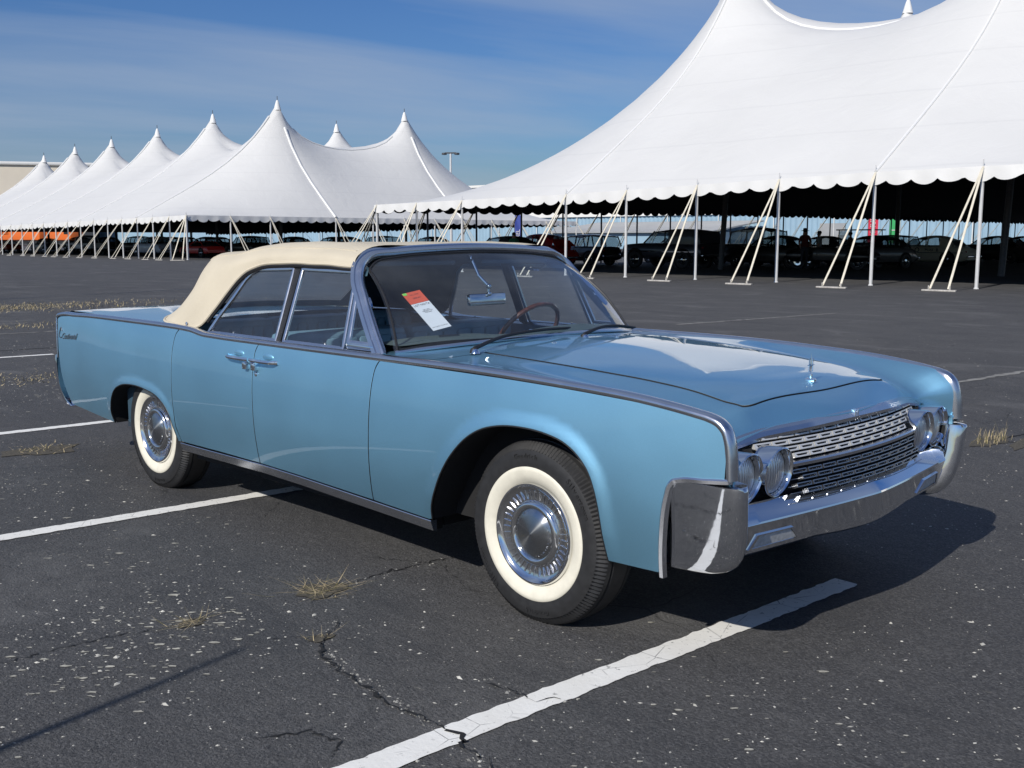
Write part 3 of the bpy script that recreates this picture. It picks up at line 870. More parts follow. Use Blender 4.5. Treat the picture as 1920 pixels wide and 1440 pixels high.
for i, x in enumerate(rpx):
    for j, y in enumerate(rpy):
        mast(RT, x, y, 14.3 if j == 0 else 14.6, .13, (x - .3, y - .7) if j == 0 else None)
valance(RT, (RX0, RY0), (RX1, RY0), reave, .40, .80, (0, -1)); valance(RT, (RX0, RY1), (RX0, RY0), reave, .40, .80, (-1, 0)); valance(RT, (RX1, RY1), (RX0, RY1), reave, .40, .80, (0, 1))
for k, x in enumerate((-13.16, -16.52, -19.8, -22.99, -26.04, -32.16, -35.24, -38.2, -9.9)):
    pole_at(RT, x, RY0, reave(x, RY0), (0, -1), 2.3 if k < 5 else 2.0, .22, lean=0.0, k=1.25)
pole_at(RT, RX0, RY0 + .2, 3.02, (-1, 0), 2.0, .2, k=1.2)
for y in np.arange(RY0 + 3.3, RY1 + .1, 3.3):
    pole_at(RT, RX0, y, reave(RX0, y), (-1, 0), 2.3, .22, dark=True, k=1.2)
for x in np.arange(RX0 + 3.2, RX1, 6.4): pole_at(RT, x, RY1, reave(x, RY1), (0, 1), 2.2, 0, dark=True, straps=1)

# ---- the long tent on the left
LT = thing('pole_tent', 'long white tent with two rows of pointed peaks running away to the left', 'tent', (0, 0, 0))
LX0, LX1, LY0, LY1 = -134.0, -64.7, 31.8, 71.1
lpx = [-119.85, -111.45, -102.6, -92.8, -82.5, -72.3]; lpy = [44.0, 56.9]
def leave(x, y): return np.interp(x, [-134, -98, -64.7], [2.32, 2.58, 3.0])
LH = [10.4, 10.85, 11.05, 11.4, 11.9, 12.15]
TL = tent(LT, LX0, LX1, LY0, LY1, lpx, lpy, lambda i, j: LH[i] + (.1 if j else 0), leave, 3.4, .85)
for x in lpx: seam_strap(LT, TL, ('x', x, LY0, lpy[0] - .8), .075)
for y in lpy: seam_strap(LT, TL, ('y', y, lpx[-1] + .8, LX1), .10)
seam_strap(LT, TL, ('x', lpx[-1], lpy[0] + .8, lpy[1] - .8), .08)
for i, x in enumerate(lpx):
    for j, y in enumerate(lpy): mast(LT, x, y, LH[i] + (.1 if j else 0), .12)
valance(LT, (LX0, LY0), (LX1, LY0), leave, .42, .80, (0, -1)); valance(LT, (LX1, LY0), (LX1, LY1), leave, .42, .80, (1, 0)); valance(LT, (LX1, LY1), (LX0, LY1), leave, .42, .80, (0, 1))
for x in list(-64.7 - np.arange(0, 28) * 2.47):
    pole_at(LT, x, LY0, leave(x, LY0), (0, -1), 2.1, .22, lean=.0, k=1.3)
for y in (35.1, 38.3, 44.0, 47.5, 50.6, 53.8, 56.9, 60.2, 63.6, 67, 71.1):
    pole_at(LT, LX1, y, 3.0, (1, 0), 2.2, .22, k=1.3)
pole_at(LT, LX1 + .1, LY0 - .1, 3.0, (.7071, -.7071), 2.4, .5, k=1.3)
for x in np.arange(LX0 + 3, LX1, 4.2): pole_at(LT, x, LY1, leave(x, LY1), (0, 1), 2.1, .2, dark=True, straps=1)

# ================================================================== buildings, light pole, flags
M_BLUEWALL = simple('light blue metal siding', (.30, .44, .55), .45, vary=.06, scale=.4)
M_WHITEBAND = simple('white metal fascia', (.78, .77, .74), .5, vary=.04, scale=.3)
M_CREAM = simple('cream metal cladding', (.70, .63, .52), .6, vary=.05, scale=.2)
M_GREYROOF = simple('grey metal roof', (.33, .34, .35), .5, vary=.08, scale=.5)
BB = thing('warehouse', 'long light blue metal warehouse with a deep white fascia behind the tents', 'building', (-150, 125, 0))
def L_(x, y, z, o=(-150, 125, 0)): return (x - o[0], y - o[1], z - o[2])
xs = np.arange(-335, 60, .2); v = []
for k, x in enumerate(xs):
    d = (0, .10, .10, 0)[k % 4]
    for z in (0, 4.8): v.append(L_(x, 125 + d, z))
raw('siding', v, grid_faces(len(xs), 2), M_BLUEWALL, BB, None)
MB().box(L_(-336, 124.7, 4.8), L_(61, 126, 10.2)).build('fascia', M_WHITEBAND, BB, None)
MB().box(L_(-336, 124.5, 10.2), L_(61, 170, 10.6)).build('roof', M_WHITEBAND, BB, None)
for x in np.arange(-320, 55, 9.0):
    MB().tube([L_(x, 124.85, 0), L_(x, 124.85, 4.8)], .07, 6).build('downpipe', M_WHITEBAND, BB)
for x in (-118, -96, -70):
    MB().box(L_(x, 124.8, 0), L_(x + 3.6, 124.95, 3.4)).build('roller_door', M_GREYROOF, BB, None)
AN = thing('lean_to', 'low annex with sloping grey roof in front of the blue warehouse', 'building', (-90, 112, 0))
def A_(x, y, z): return (x + 90, y - 112, z)
MB().add([A_(-108, 112, 2.4), A_(-78, 112, 2.4), A_(-78, 124, 3.9), A_(-108, 124, 3.9), A_(-108, 112, 2.2), A_(-78, 112, 2.2), A_(-78, 124, 3.7), A_(-108, 124, 3.7)], [(0,1,2,3),(7,6,5,4),(0,4,5,1),(1,5,6,2),(2,6,7,3),(3,7,4,0)]).build('roof', M_GREYROOF, AN, None)
MB().box(A_(-107, 112.6, 0), A_(-79, 123, 2.3)).build('wall', M_BLUEWALL, AN, None)
CB = thing('arena_hall', 'big cream clad hall with white roof edge far left behind the tent', 'building', (-313, 97.4, 0), None, -.52)
MB().box((-44, -102, 10.9), (20, 35, 20.2)).build('upper_wall', M_CREAM, CB, None)
MB().box((-43.5, -101.5, 0), (19.5, 34.5, 10.9)).build('lower_wall', simple('dark glazing band', (.05, .055, .06), .3), CB, None)
MB().box((-44.6, -102.6, 20.2), (20.6, 35.6, 21.1), bev=.3).build('roof_edge', M_WHITEBAND, CB)
LP = thing('light_pole', 'tall thin car park light pole rising between the two tents', 'light pole', (-88.94, 76.9, 0))
MB().tube([(0, 0, 0), (0, 0, 10.9)], [.17, .11], 10).build('shaft', M_POLE, LP)
MB().box((-.9, -.9, 10.85), (.9, .9, 11.0), M=Matrix.Rotation(PI/4, 4, 'Z') @ Matrix.Diagonal((.7, .12, 1, 1)), bev=.02).build('crossarm', M_CPOLE, LP)
for s in (-1, 1):
    MB().box((s*.50-.22, s*.50-.22, 10.72), (s*.50+.22, s*.50+.22, 10.95), bev=.05).build('lamp_head', M_CPOLE, LP)
SP = thing('marker_pole', 'slim pole standing outside the picture that throws the thin shadow at lower left', 'pole', (.273, -5.834, 0))
MB().tube([(0, 0, 0), (0, 0, 1.4), (0, 0, 3.0)], [.034, .028, .012], 10).build('shaft', M_CPOLE, SP); MB().lathe([(.09, 0), (.09, .02), (.03, .04)], 12).build('foot', M_CPOLE, SP)

def flag(nm, label, x, y, h, w, col, word, rot):
    t = thing(nm, label, 'flag', (x, y, 0), None, rot)
    m = simple('flag cloth ' + nm + word, col, .7, vary=.1)
    MB().tube([(0, 0, 0), (0, 0, h * .8), (.06, 0, h * .95), (.2, 0, h)], [.025, .02, .012, .008], 6).build('pole', M_CPOLE, t)
    v = []; n = 14
    for k in range(n + 1):
        z = h * (.28 + .72 * k / n); ww = w * (1 - .25 * max(0, (k / n - .75) / .25) ** 2)
        for j in range(5): v.append((.02 + ww * j / 4, .06 * math.sin(j * 1.3 + k * .5), z))
    c = raw('cloth', v, grid_faces(n + 1, 5), m, t, 180)
    tv, tf = text_mesh(word, w * .75, .004)
    Rm = Matrix.Translation((w * .5, -.08, h * .60)) @ Matrix.Rotation(PI / 2, 4, 'Y').inverted() @ Matrix.Rotation(PI / 2, 4, 'X')
    M_ = Matrix(((0, -1, 0, w * .5), (0, 0, -1, -.08), (1, 0, 0, h * .60), (0, 0, 0, 1)))
    mb = MB(); mb.add([M_ @ p for p in tv], tf); mb.build('lettering', M_STRAPW, c, None, fix=False)
# ================================================================== the blue convertible
CAR = thing('convertible_car', 'light blue four-door convertible with closed tan canvas top parked in the foreground', 'car')

w0 = pl([-4.60, -4.2, -3.7, -3.1, -2.4, -1.8, -0.9, -0.3, 0.0, 0.4, 0.7, 0.92],
        [0.895, 0.915, 0.945, 0.966, 0.984, 0.988, 0.986, 0.978, 0.968, 0.938, 0.905, 0.875])
tumble = pl([-4.5, -3.5, -1.5, 0.0, 0.6, 0.92], [0.040, 0.046, 0.048, 0.045, 0.028, 0.015])

F_ARCH = [(-.572,.296),(-.556,.345),(-.505,.434),(-.452,.521),(-.378,.615),(-.290,.692),(-.224,.727),(-.126,.753),(-.006,.761),(.109,.752),(.198,.729),(.256,.695),(.306,.642),(.334,.580),(.348,.524),(.356,.451),(.3585,.380),(.359,.313)]
R_ARCH = [(-3.640,.322),(-3.638,.377),(-3.610,.435),(-3.575,.487),(-3.510,.548),(-3.416,.585),(-3.260,.604),(-3.077,.598),(-2.906,.568),(-2.832,.531),(-2.785,.486),(-2.764,.425),(-2.758,.370),(-2.7575,.328)]
def smooth_open(p, n):
    return [tuple(q) for q in cr_spline(np.array(p), n)]
F_ARCH = smooth_open(F_ARCH, 70); R_ARCH = smooth_open(R_ARCH, 60)

def W(x, z):
    x = np.asarray(x, float); z = np.asarray(z, float)
    up = np.maximum(0, z - 0.60); dn = np.maximum(0, 0.60 - z)
    y = w0(x) - tumble(x) * (up / 0.36) ** 2 - 0.050 * (dn / 0.30) ** 2
    for arch, amp, wd in ((F_ARCH, 0.010, 0.065), (R_ARCH, 0.009, 0.06)):
        near = (x > arch[0][0] - 0.2 - 0.1 * (arch is R_ARCH)) & (x < arch[-1][0] + 0.2)
        if np.any(near):
            d = np.where(near, dist_poly(x, z, arch, closed=False), 1.0)
            t = np.clip(1 - d / wd, 0, 1)
            y = y + amp * t * t * (3 - 2 * t) * np.clip((z - 0.30) / 0.12, 0, 1)
    return y

def side_surf(s):
    return lambda a, b: np.stack([a, s * W(a, b), b], 1)

zlow = pl([-4.56, -4.48, -3.9, -3.38, -2.95, -2.75, -2.60, -2.47, -2.33, -1.9, -0.90, -0.24, 0.499, 0.690, 0.770, 0.808],
          [0.922, 0.942, 0.961, 0.965, 0.966, 0.965, 0.960, 0.947, 0.942, 0.940, 0.939, 0.934, 0.906, 0.886, 0.872, 0.854])
def top_edge(x0, x1, n=40):
    xs = np.linspace(x0, x1, n); return [(float(x), float(zlow(x))) for x in xs]

FD_LINE = smooth_open([(-.898,.936),(-.916,.905),(-.926,.843),(-.929,.751),(-.930,.66),(-.932,.573),(-.942,.45),(-.962,.309)], 30)
MD_LINE = smooth_open([(-1.872,.936),(-1.887,.905),(-1.890,.838),(-1.884,.737),(-1.873,.604),(-1.870,.472),(-1.880,.338)], 30)
RD_LINE = smooth_open([(-2.712,.961),(-2.738,.935),(-2.752,.877),(-2.748,.749),(-2.739,.63),(-2.734,.504),(-2.732,.415),(-2.716,.332)], 40)
TAIL = smooth_open([(-4.351,.354),(-4.404,.446),(-4.445,.561),(-4.482,.70),(-4.515,.834),(-4.545,.918)], 24)
POD_EDGE = [(.574,.312),(.595,.45),(.621,.608),(.629,.635),(.644,.655),(.67,.665),(.76,.674),(.836,.682)]
FRONT_EDGE = [(.836,.682),(.838,.76),(.832,.808),(.822,.836)]
for s, side in ((-1, 'right'), (1, 'left')):
    S = side_surf(s); fl = s > 0
    # front fender: door line down, sill, arch, bumper pod edge, nose, top back to the door
    o = FD_LINE + [(-.59,.291)] + F_ARCH + POD_EDGE + FRONT_EDGE[1:] + top_edge(.802, -.890, 60)
    panel('front_fender', o, S, M_PAINT, CAR, step=.020, flip=fl, gap_shade_mat=M_SEAL_GAPSHADE)
    door = panel('front_door', list(reversed(FD_LINE)) + top_edge(-.905, -1.865, 30) + MD_LINE + [(-1.563,.331),(-1.2,.318)], S, M_PAINT, CAR, step=.020, flip=fl, gap_shade_mat=M_SEAL_GAPSHADE)
    rdoor = panel('rear_door', list(reversed(MD_LINE)) + top_edge(-1.88, -2.705, 40) + RD_LINE + [(-2.3,.338)], S, M_PAINT, CAR, step=.020, flip=fl, gap_shade_mat=M_SEAL_GAPSHADE)
    panel('rear_fender', list(reversed(RD_LINE)) + top_edge(-2.72, -4.535, 50) + list(reversed(TAIL)) + [(-3.9,.333)] + R_ARCH, S, M_PAINT, CAR, step=.020, flip=fl, gap_shade_mat=M_SEAL_GAPSHADE)
    # wheel housings
    for arch, zin in ((F_ARCH, 0.40), (R_ARCH, 0.42)):
        lip = inset(arch + [(arch[-1][0], .3)], -0.001)
        A = np.array(arch); v = []; f = []
        for y in (None, 0.40):
            for (x, z) in arch:
                yy = float(W(np.array([x]), np.array([z]))[0]) - 0.012 if y is None else y
                v.append((x, s * yy, z))
        k = len(arch)
        f += [(i, i + 1, k + i + 1, k + i) for i in range(k - 1)]
        f.append(tuple(range(k, 2 * k)))
        raw('wheel_housing', v, f, M_BLACK, CAR, None)
        # thin bright lip round the opening
        mb = MB(); path = [(x, s * (float(W(np.array([x]), np.array([z]))[0]) - 0.002), z) for x, z in arch]
        mb.tube(path, 0.0035, 6); mb.build('arch_lip', M_SEAL_GAPSHADE, CAR)
    # rocker trim
    xs = np.linspace(-2.742, -.585, 40)
    zt = np.interp(xs, [-2.74, -1.88, -1.54, -.95, -.585], [.326, .336, .328, .305, .289])
    path = [(x, s * (float(W(np.array([x]), np.array([z]))[0]) - .004), z) for x, z in zip(xs, zt)]
    mb = MB(); mb.sweep(path, [(0.001, -.002), (0.003, -.005), (0.001, -.012), (-.012, -.048), (-.03, -.052), (-.03, -.002)],
             lambda i: (Vector((0, s, 0)), Vector((0, 0, 1))))
    mb.build('rocker_trim', M_STEEL, CAR, 30)
    mb = MB(); mb.box((-2.70, s * .845 - .012, .23), (-.62, s * .845 + .012, .30)); mb.build('sill', M_BLACK, CAR, None)

# ---- bright blade along the top of each side, turned down at the nose
BT = [(-4.512,.66),(-4.54,.80),(-4.574,.895),(-4.585,.935),(-4.568,.952),(-4.53,.960),(-4.25,.972),(-3.91,.981),(-3.40,.985),(-2.95,.986),(-2.77,.985),(-2.66,.983),(-2.57,.979),(-2.50,.971),(-2.44,.965),(-2.34,.963),(-1.9,.961),(-.92,.961),(-.25,.959),(.15,.947),(.52,.925),(.64,.911),(.715,.900),(.765,.891),(.805,.876),(.833,.850),(.848,.815),(.856,.775),(.8635,.683)]
BTs = smooth_open(BT, 220)
prof = [(0.003,-.024),(0.006,-.015),(0.004,-.007),(-.004,-.001),(-.020,.0015),(-.036,-.001),(-.046,-.010),(-.049,-.030)]
for s in (-1, 1):
    path = []; fr = []
    for i, (x, z) in enumerate(BTs):
        a = np.array(BTs[max(0, i - 1)]); b = np.array(BTs[min(len(BTs) - 1, i + 1)]); t = (b - a) / np.linalg.norm(b - a)
        n2 = Vector((-t[1], 0, t[0]))
        xi, zi = x - n2.x * .024, z - n2.z * .024
        y = float(W(np.array([xi]), np.array([min(zi, .955)]))[0])
        path.append((x, s * (y - .002), z)); fr.append((Vector((0, s, 0)), n2))
    mb = MB(); mb.sweep(path, prof, lambda i: fr[i]); mb.build('fender_blade', M_STEEL, CAR, 50)

# ---- hood, cowl and nose as one flowing surface S(v, u)
ST = [  # stations from the windscreen to the grille: centre, hood seam, valley, blade
    [(-.80,0,.994),(-.91,.59,.971),(-1.01,.77,.958),(-1.08,.900,.950)],
    [(-.60,0,.988),(-.62,.592,.966),(-.66,.77,.953),(-.68,.897,.950)],
    [(-.30,0,.980),(-.21,.584,.951),(-.25,.75,.940),(-.25,.888,.950)],
    [(.02,0,.962),(.05,.575,.938),(.03,.735,.920),(.03,.876,.940)],
    [(.30,0,.940),(.28,.56,.922),(.29,.725,.897),(.30,.862,.930)],
    [(.48,0,.922),(.475,.55,.900),(.49,.715,.872),(.50,.855,.916)],
    [(.60,0,.906),(.585,.54,.877),(.60,.705,.845),(.645,.848,.903)],
    [(.688,0,.875),(.676,.53,.857),(.68,.70,.815),(.760,.842,.884)],
    [(.765,0,.836),(.715,.54,.823),(.728,.70,.785),(.826,.838,.832)],
    [(.808,0,.803),(.745,.55,.787),(.748,.735,.754),(.838,.838,.690)]]
NV, NU = 181, 121
cols = [cr_spline([st[k] for st in ST], NV) for k in range(4)]
HG = np.zeros((NV, NU, 3))
for i in range(NV):
    c, h, v, b = (cols[k][i] for k in range(4))
    mir = lambda q: np.array([q[0], -q[1], q[2]])
    HG[i] = cr_spline([mir(b), mir(v), mir(h), c, h, v, b], NU)   # u from -3 to 3, left is +
def hood_surf(a, b):
    """a: station 0..9 scaled by 0.17, b: u -3..3 scaled by 0.3"""
    i = np.clip(np.asarray(a) / 0.17 / 9 * (NV - 1), 0, NV - 1.001); j = np.clip((np.asarray(b) / 0.3 + 3) / 6 * (NU - 1), 0, NU - 1.001)
    i0 = i.astype(int); j0 = j.astype(int); u = (i - i0)[:, None]; v = (j - j0)[:, None]
    return (HG[i0, j0] * (1 - u) * (1 - v) + HG[i0 + 1, j0] * u * (1 - v) + HG[i0, j0 + 1] * (1 - u) * v + HG[i0 + 1, j0 + 1] * u * v)
q = 0.17; w = 0.3
def hood_outline(v0, v1, u1, r):
    p = [(v0, -u1)]
    for k in range(9):
        t = PI / 2 * k / 8; p.append((v1 - r + r * math.sin(t), -u1 + r - r * math.cos(t)))
    for k in range(9):
        t = PI / 2 * k / 8; p.append((v1 - r + r * math.cos(t), u1 - r + r * math.sin(t)))
    p.append((v0, u1)); return p
HOOD = hood_outline(1.0 * q, 7.0 * q, 1.0 * w, .045)
hood = panel('hood', hood_outline(1.0 * q + .004, 7.0 * q - .006, 1.0 * w, .045), lambda a, b: hood_surf(a, b) + np.array([0, 0, .0045]), M_PAINT, CAR, step=.022, gap=.0036, flip=False, depth=.03, gap_shade_mat=M_SEAL_GAPSHADE)
U = [(1*q, -2.995*w), (9*q, -2.995*w), (9*q, 2.995*w), (1*q, 2.995*w), (1*q, 1*w)] + list(reversed(HOOD))[1:-1] + [(1*q, -1*w)]
panel('front_bodywork', U, hood_surf, M_PAINT, CAR, step=.022, gap=.0005, flip=False, depth=.012, gap_shade_mat=M_SEAL_GAPSHADE)
panel('cowl', [(0.02*q, -2.99*w), (1*q - .003, -2.99*w), (1*q - .003, 2.99*w), (0.02*q, 2.99*w)], hood_surf, M_PAINT, CAR, step=.03, gap=0.0, flip=False, flange=False)
mb = MB(); mb.tube([tuple(p) for p in HG[-1]], .0065, 8); mb.build('opening_lip', M_PAINT, CAR)
# blocker under the hood seam so that no light shows through
mb = MB(); mb.box((-.95, -.80, .30), (.55, .80, .84)); mb.build('engine_bay_blocker', M_BLACK, CAR, None)
# cowl vents and washer nozzles
for s in (-1, 1):
    MB().box((-.555, s*.22-.008, .982), (-.538, s*.22+.008, .994), bev=.003).build('washer_nozzle', M_CHROME, CAR)

# ---- grille header, grille, lamps
def hdr(yv): return (np.interp(abs(yv), [0, .30, .55, .70], [.809, .797, .748, .731]), np.interp(abs(yv), [0, .3, .55, .70], [.800, .796, .785, .766]))
ys = np.linspace(-.70, .70, 60)
path = [(hdr(y)[0], y, hdr(y)[1]) for y in ys]
mb = MB(); mb.sweep(path, [(-.022,.011),(-.008,.013),(.006,.005),(.012,-.010),(.008,-.022),(-.02,-.024)], lambda i: (Vector((1, 0, 0)), Vector((-.25, 0, 1)).normalized()))
mb.build('grille_header', M_STEEL, CAR, 30)
mb = MB()
for dy in (-.010, .008):
    mb.box((.802, dy, .776), (.823, dy + .006, .816), bev=.002)
mb.build('header_mark', M_CHROME, CAR)

def face_x(y, z):
    """front face of the grille: leans forward towards the bumper, bowed in plan"""
    return 0.804 + (0.785 - z) * 0.50 - 0.084 * (abs(y) / 0.70) ** 2
yb = np.linspace(-.84, .84, 25); v = []; f = []
for z in (.80, .70, .585, .50):
    for y in yb: v.append((face_x(y, z) - (.055 if z > .55 else .15), y, z))
raw('grille_back', v, grid_faces(4, 25, True), M_GRILLEDARK, CAR, None)

def cell_mesh(wd, ht, dp, bar, tri):
    mb = MB()
    o = [(-wd/2, -ht/2), (wd/2, -ht/2), (wd/2, ht/2), (-wd/2, ht/2)]
    i = [(-wd/2+bar, -ht/2+bar), (wd/2-bar, -ht/2+bar), (wd/2-bar, ht/2-bar), (-wd/2+bar, ht/2-bar)]
    V = [(0, a, b) for a, b in o] + [(0, a, b) for a, b in i] + [(-dp, a, b) for a, b in i] + [(-dp, a, b) for a, b in o]
    F = []
    for k in range(4):
        j = (k + 1) % 4
        F += [(k, j, 4 + j, 4 + k), (4 + k, 4 + j, 8 + j, 8 + k), (12 + k, 12 + j, j, k)]
    mb.add(V, F)
    if tri:   # wedge modelled in the shape of a triangular highlight, one per cell
        mb.add([(.002, -wd/2, -ht/2), (.002, -wd/2 + .022, -ht/2), (.002, -wd/2, ht/2), (-dp*.6, -wd/2, -ht/2), (-dp*.6, -wd/2 + .022, -ht/2), (-dp*.6, -wd/2, ht/2)],
               [(0, 1, 2), (0, 3, 4, 1), (1, 4, 5, 2)])
    me = bpy.data.meshes.new('grille_cell'); me.from_pydata(mb.v, [], mb.f); me.update(); return me
me_up = cell_mesh(.081, .0180, .030, .0056, True); me_up.materials.append(M_CELL)
me_lo = cell_mesh(.077, .0150, .026, .0036, False); me_lo.materials.append(M_DARKCHROME)  # darker metal paints in the shade on the lower cells
def lay_cells(name, me, rows, pitch, zt, zp, limit, parent):
    for r in range(rows):
        z = zt - r * zp
        off = pitch / 2 if r % 2 else 0
        for k in range(-10, 11):
            y = k * pitch + off
            if abs(y) > limit(z): continue
            o = bpy.data.objects.new(name, me); COL.objects.link(o)
            e = .01; sl = (face_x(y + e, z) - face_x(y - e, z)) / (2 * e)
            M = Matrix.Translation((face_x(y, z), y, z)) @ Matrix.Rotation(-math.atan(sl), 4, 'Z') @ Matrix.Rotation(-.42, 4, 'Y')
            o.matrix_world = M; o.parent = parent
GR = MB()
for r in range(4):   # dividing rails behind the cells
    z = .7695 - r * .0235
    GR.tube([(face_x(y, z) - .012, y, z - .0118) for y in np.linspace(-.70, .70, 30)], .0022, 4)
for r in range(5):
    z = .652 - r * .0215
    GR.tube([(face_x(y, z) - .012, y, z - .0108) for y in np.linspace(-.50, .50, 24)], .0016, 4)
grille = GR.build('grille', M_DARKCHROME, CAR)
lay_cells('grille_cell', me_up, 4, .0865, .7695, .0235, lambda z: .70 if z > .76 else (.63 if z > .74 else .455), grille)
lay_cells('lower_grille_cell', me_lo, 4, .0865, .648, .0215, lambda z: .45, grille)
mb = MB(); path = [(face_x(y, .678) + .008, y, .675) for y in np.linspace(-.475, .475, 40)]
mb.sweep(path, [(.006, .008), (.010, .002), (.008, -.009), (-.012, -.011), (-.012, .009)], lambda i: (Vector((1, 0, 0)), Vector((0, 0, 1))))
mb.build('grille_divider', M_STEEL, CAR, 30)

def lens_mat(name):
    m, n, l, p = new_mat(name)
    t = n.new('ShaderNodeTexCoord'); wv = n.new('ShaderNodeTexWave')
    wv.bands_direction = 'Y'; wv.inputs['Scale'].default_value = 26.0; wv.inputs['Distortion'].default_value = 1.5; wv.inputs['Detail'].default_value = 1.0
    l.new(t.outputs['Object'], wv.inputs['Vector'])
    b = n.new('ShaderNodeBump'); b.inputs['Strength'].default_value = 0.55; b.inputs['Distance'].default_value = 0.006
    l.new(wv.outputs['Fac'], b.inputs['Height']); l.new(b.outputs[0], p.inputs['Normal'])
    p.inputs['Base Color'].default_value = (0.80, 0.81, 0.82, 1); p.inputs['Metallic'].default_value = 0.75
    p.inputs['Roughness'].default_value = 0.30
    p.inputs['Coat Weight'].default_value = 1.0; p.inputs['Coat Roughness'].default_value = 0.01
    return m
M_HEADLENS = lens_mat('fluted headlamp glass')
for s in (-1, 1):
    for (x, y, z) in ((.812, .728, .661), (.826, .560, .661)):
        y *= s
        mb = MB()
        def vis(k, i, r, h):   # the rim reaches further forward at the top like an eyelid
            a = 2 * PI * k / 48
            return r, h + (0.010 * math.sin(a) * (i in (2, 3, 4, 5)))
        mb.lathe([(.080,-.12),(.0875,-.06),(.0895,.000),(.0885,.010),(.084,.013),(.0800,.008),(.0775,-.010),(.076,-.022)], 48, 'x', (x, y, z), mod=vis)
        hb = mb.build('headlight', M_CHROME, CAR, 40)
        mb = MB(); mb.lathe([(1e-4,.006),(.02,.0048),(.04,.001),(.06,-.006),(.0755,-.015)], 40, 'x', (0, 0, 0))
        lens = mb.build('lens', M_HEADLENS, hb, 60); lens.location = (x, y, z)
    # filler behind the lamps
    mb = MB(); mb.box((.66, s*.64 - .19, .545), (.755, s*.64 + .19, .745), bev=.02); mb.build('lamp_housing', M_BLACK, CAR)
    mb = MB(); mb.box((.60, s*.836-.006, .55), (.838, s*.836+.006, .71)); mb.build('lamp_panel', M_PAINT, CAR, None)
    mb = MB(); mb.box((.56, s*.755-.082, .742), (.742, s*.755+.076, .758), bev=.004); mb.build('lamp_shelf', M_PAINT, CAR)

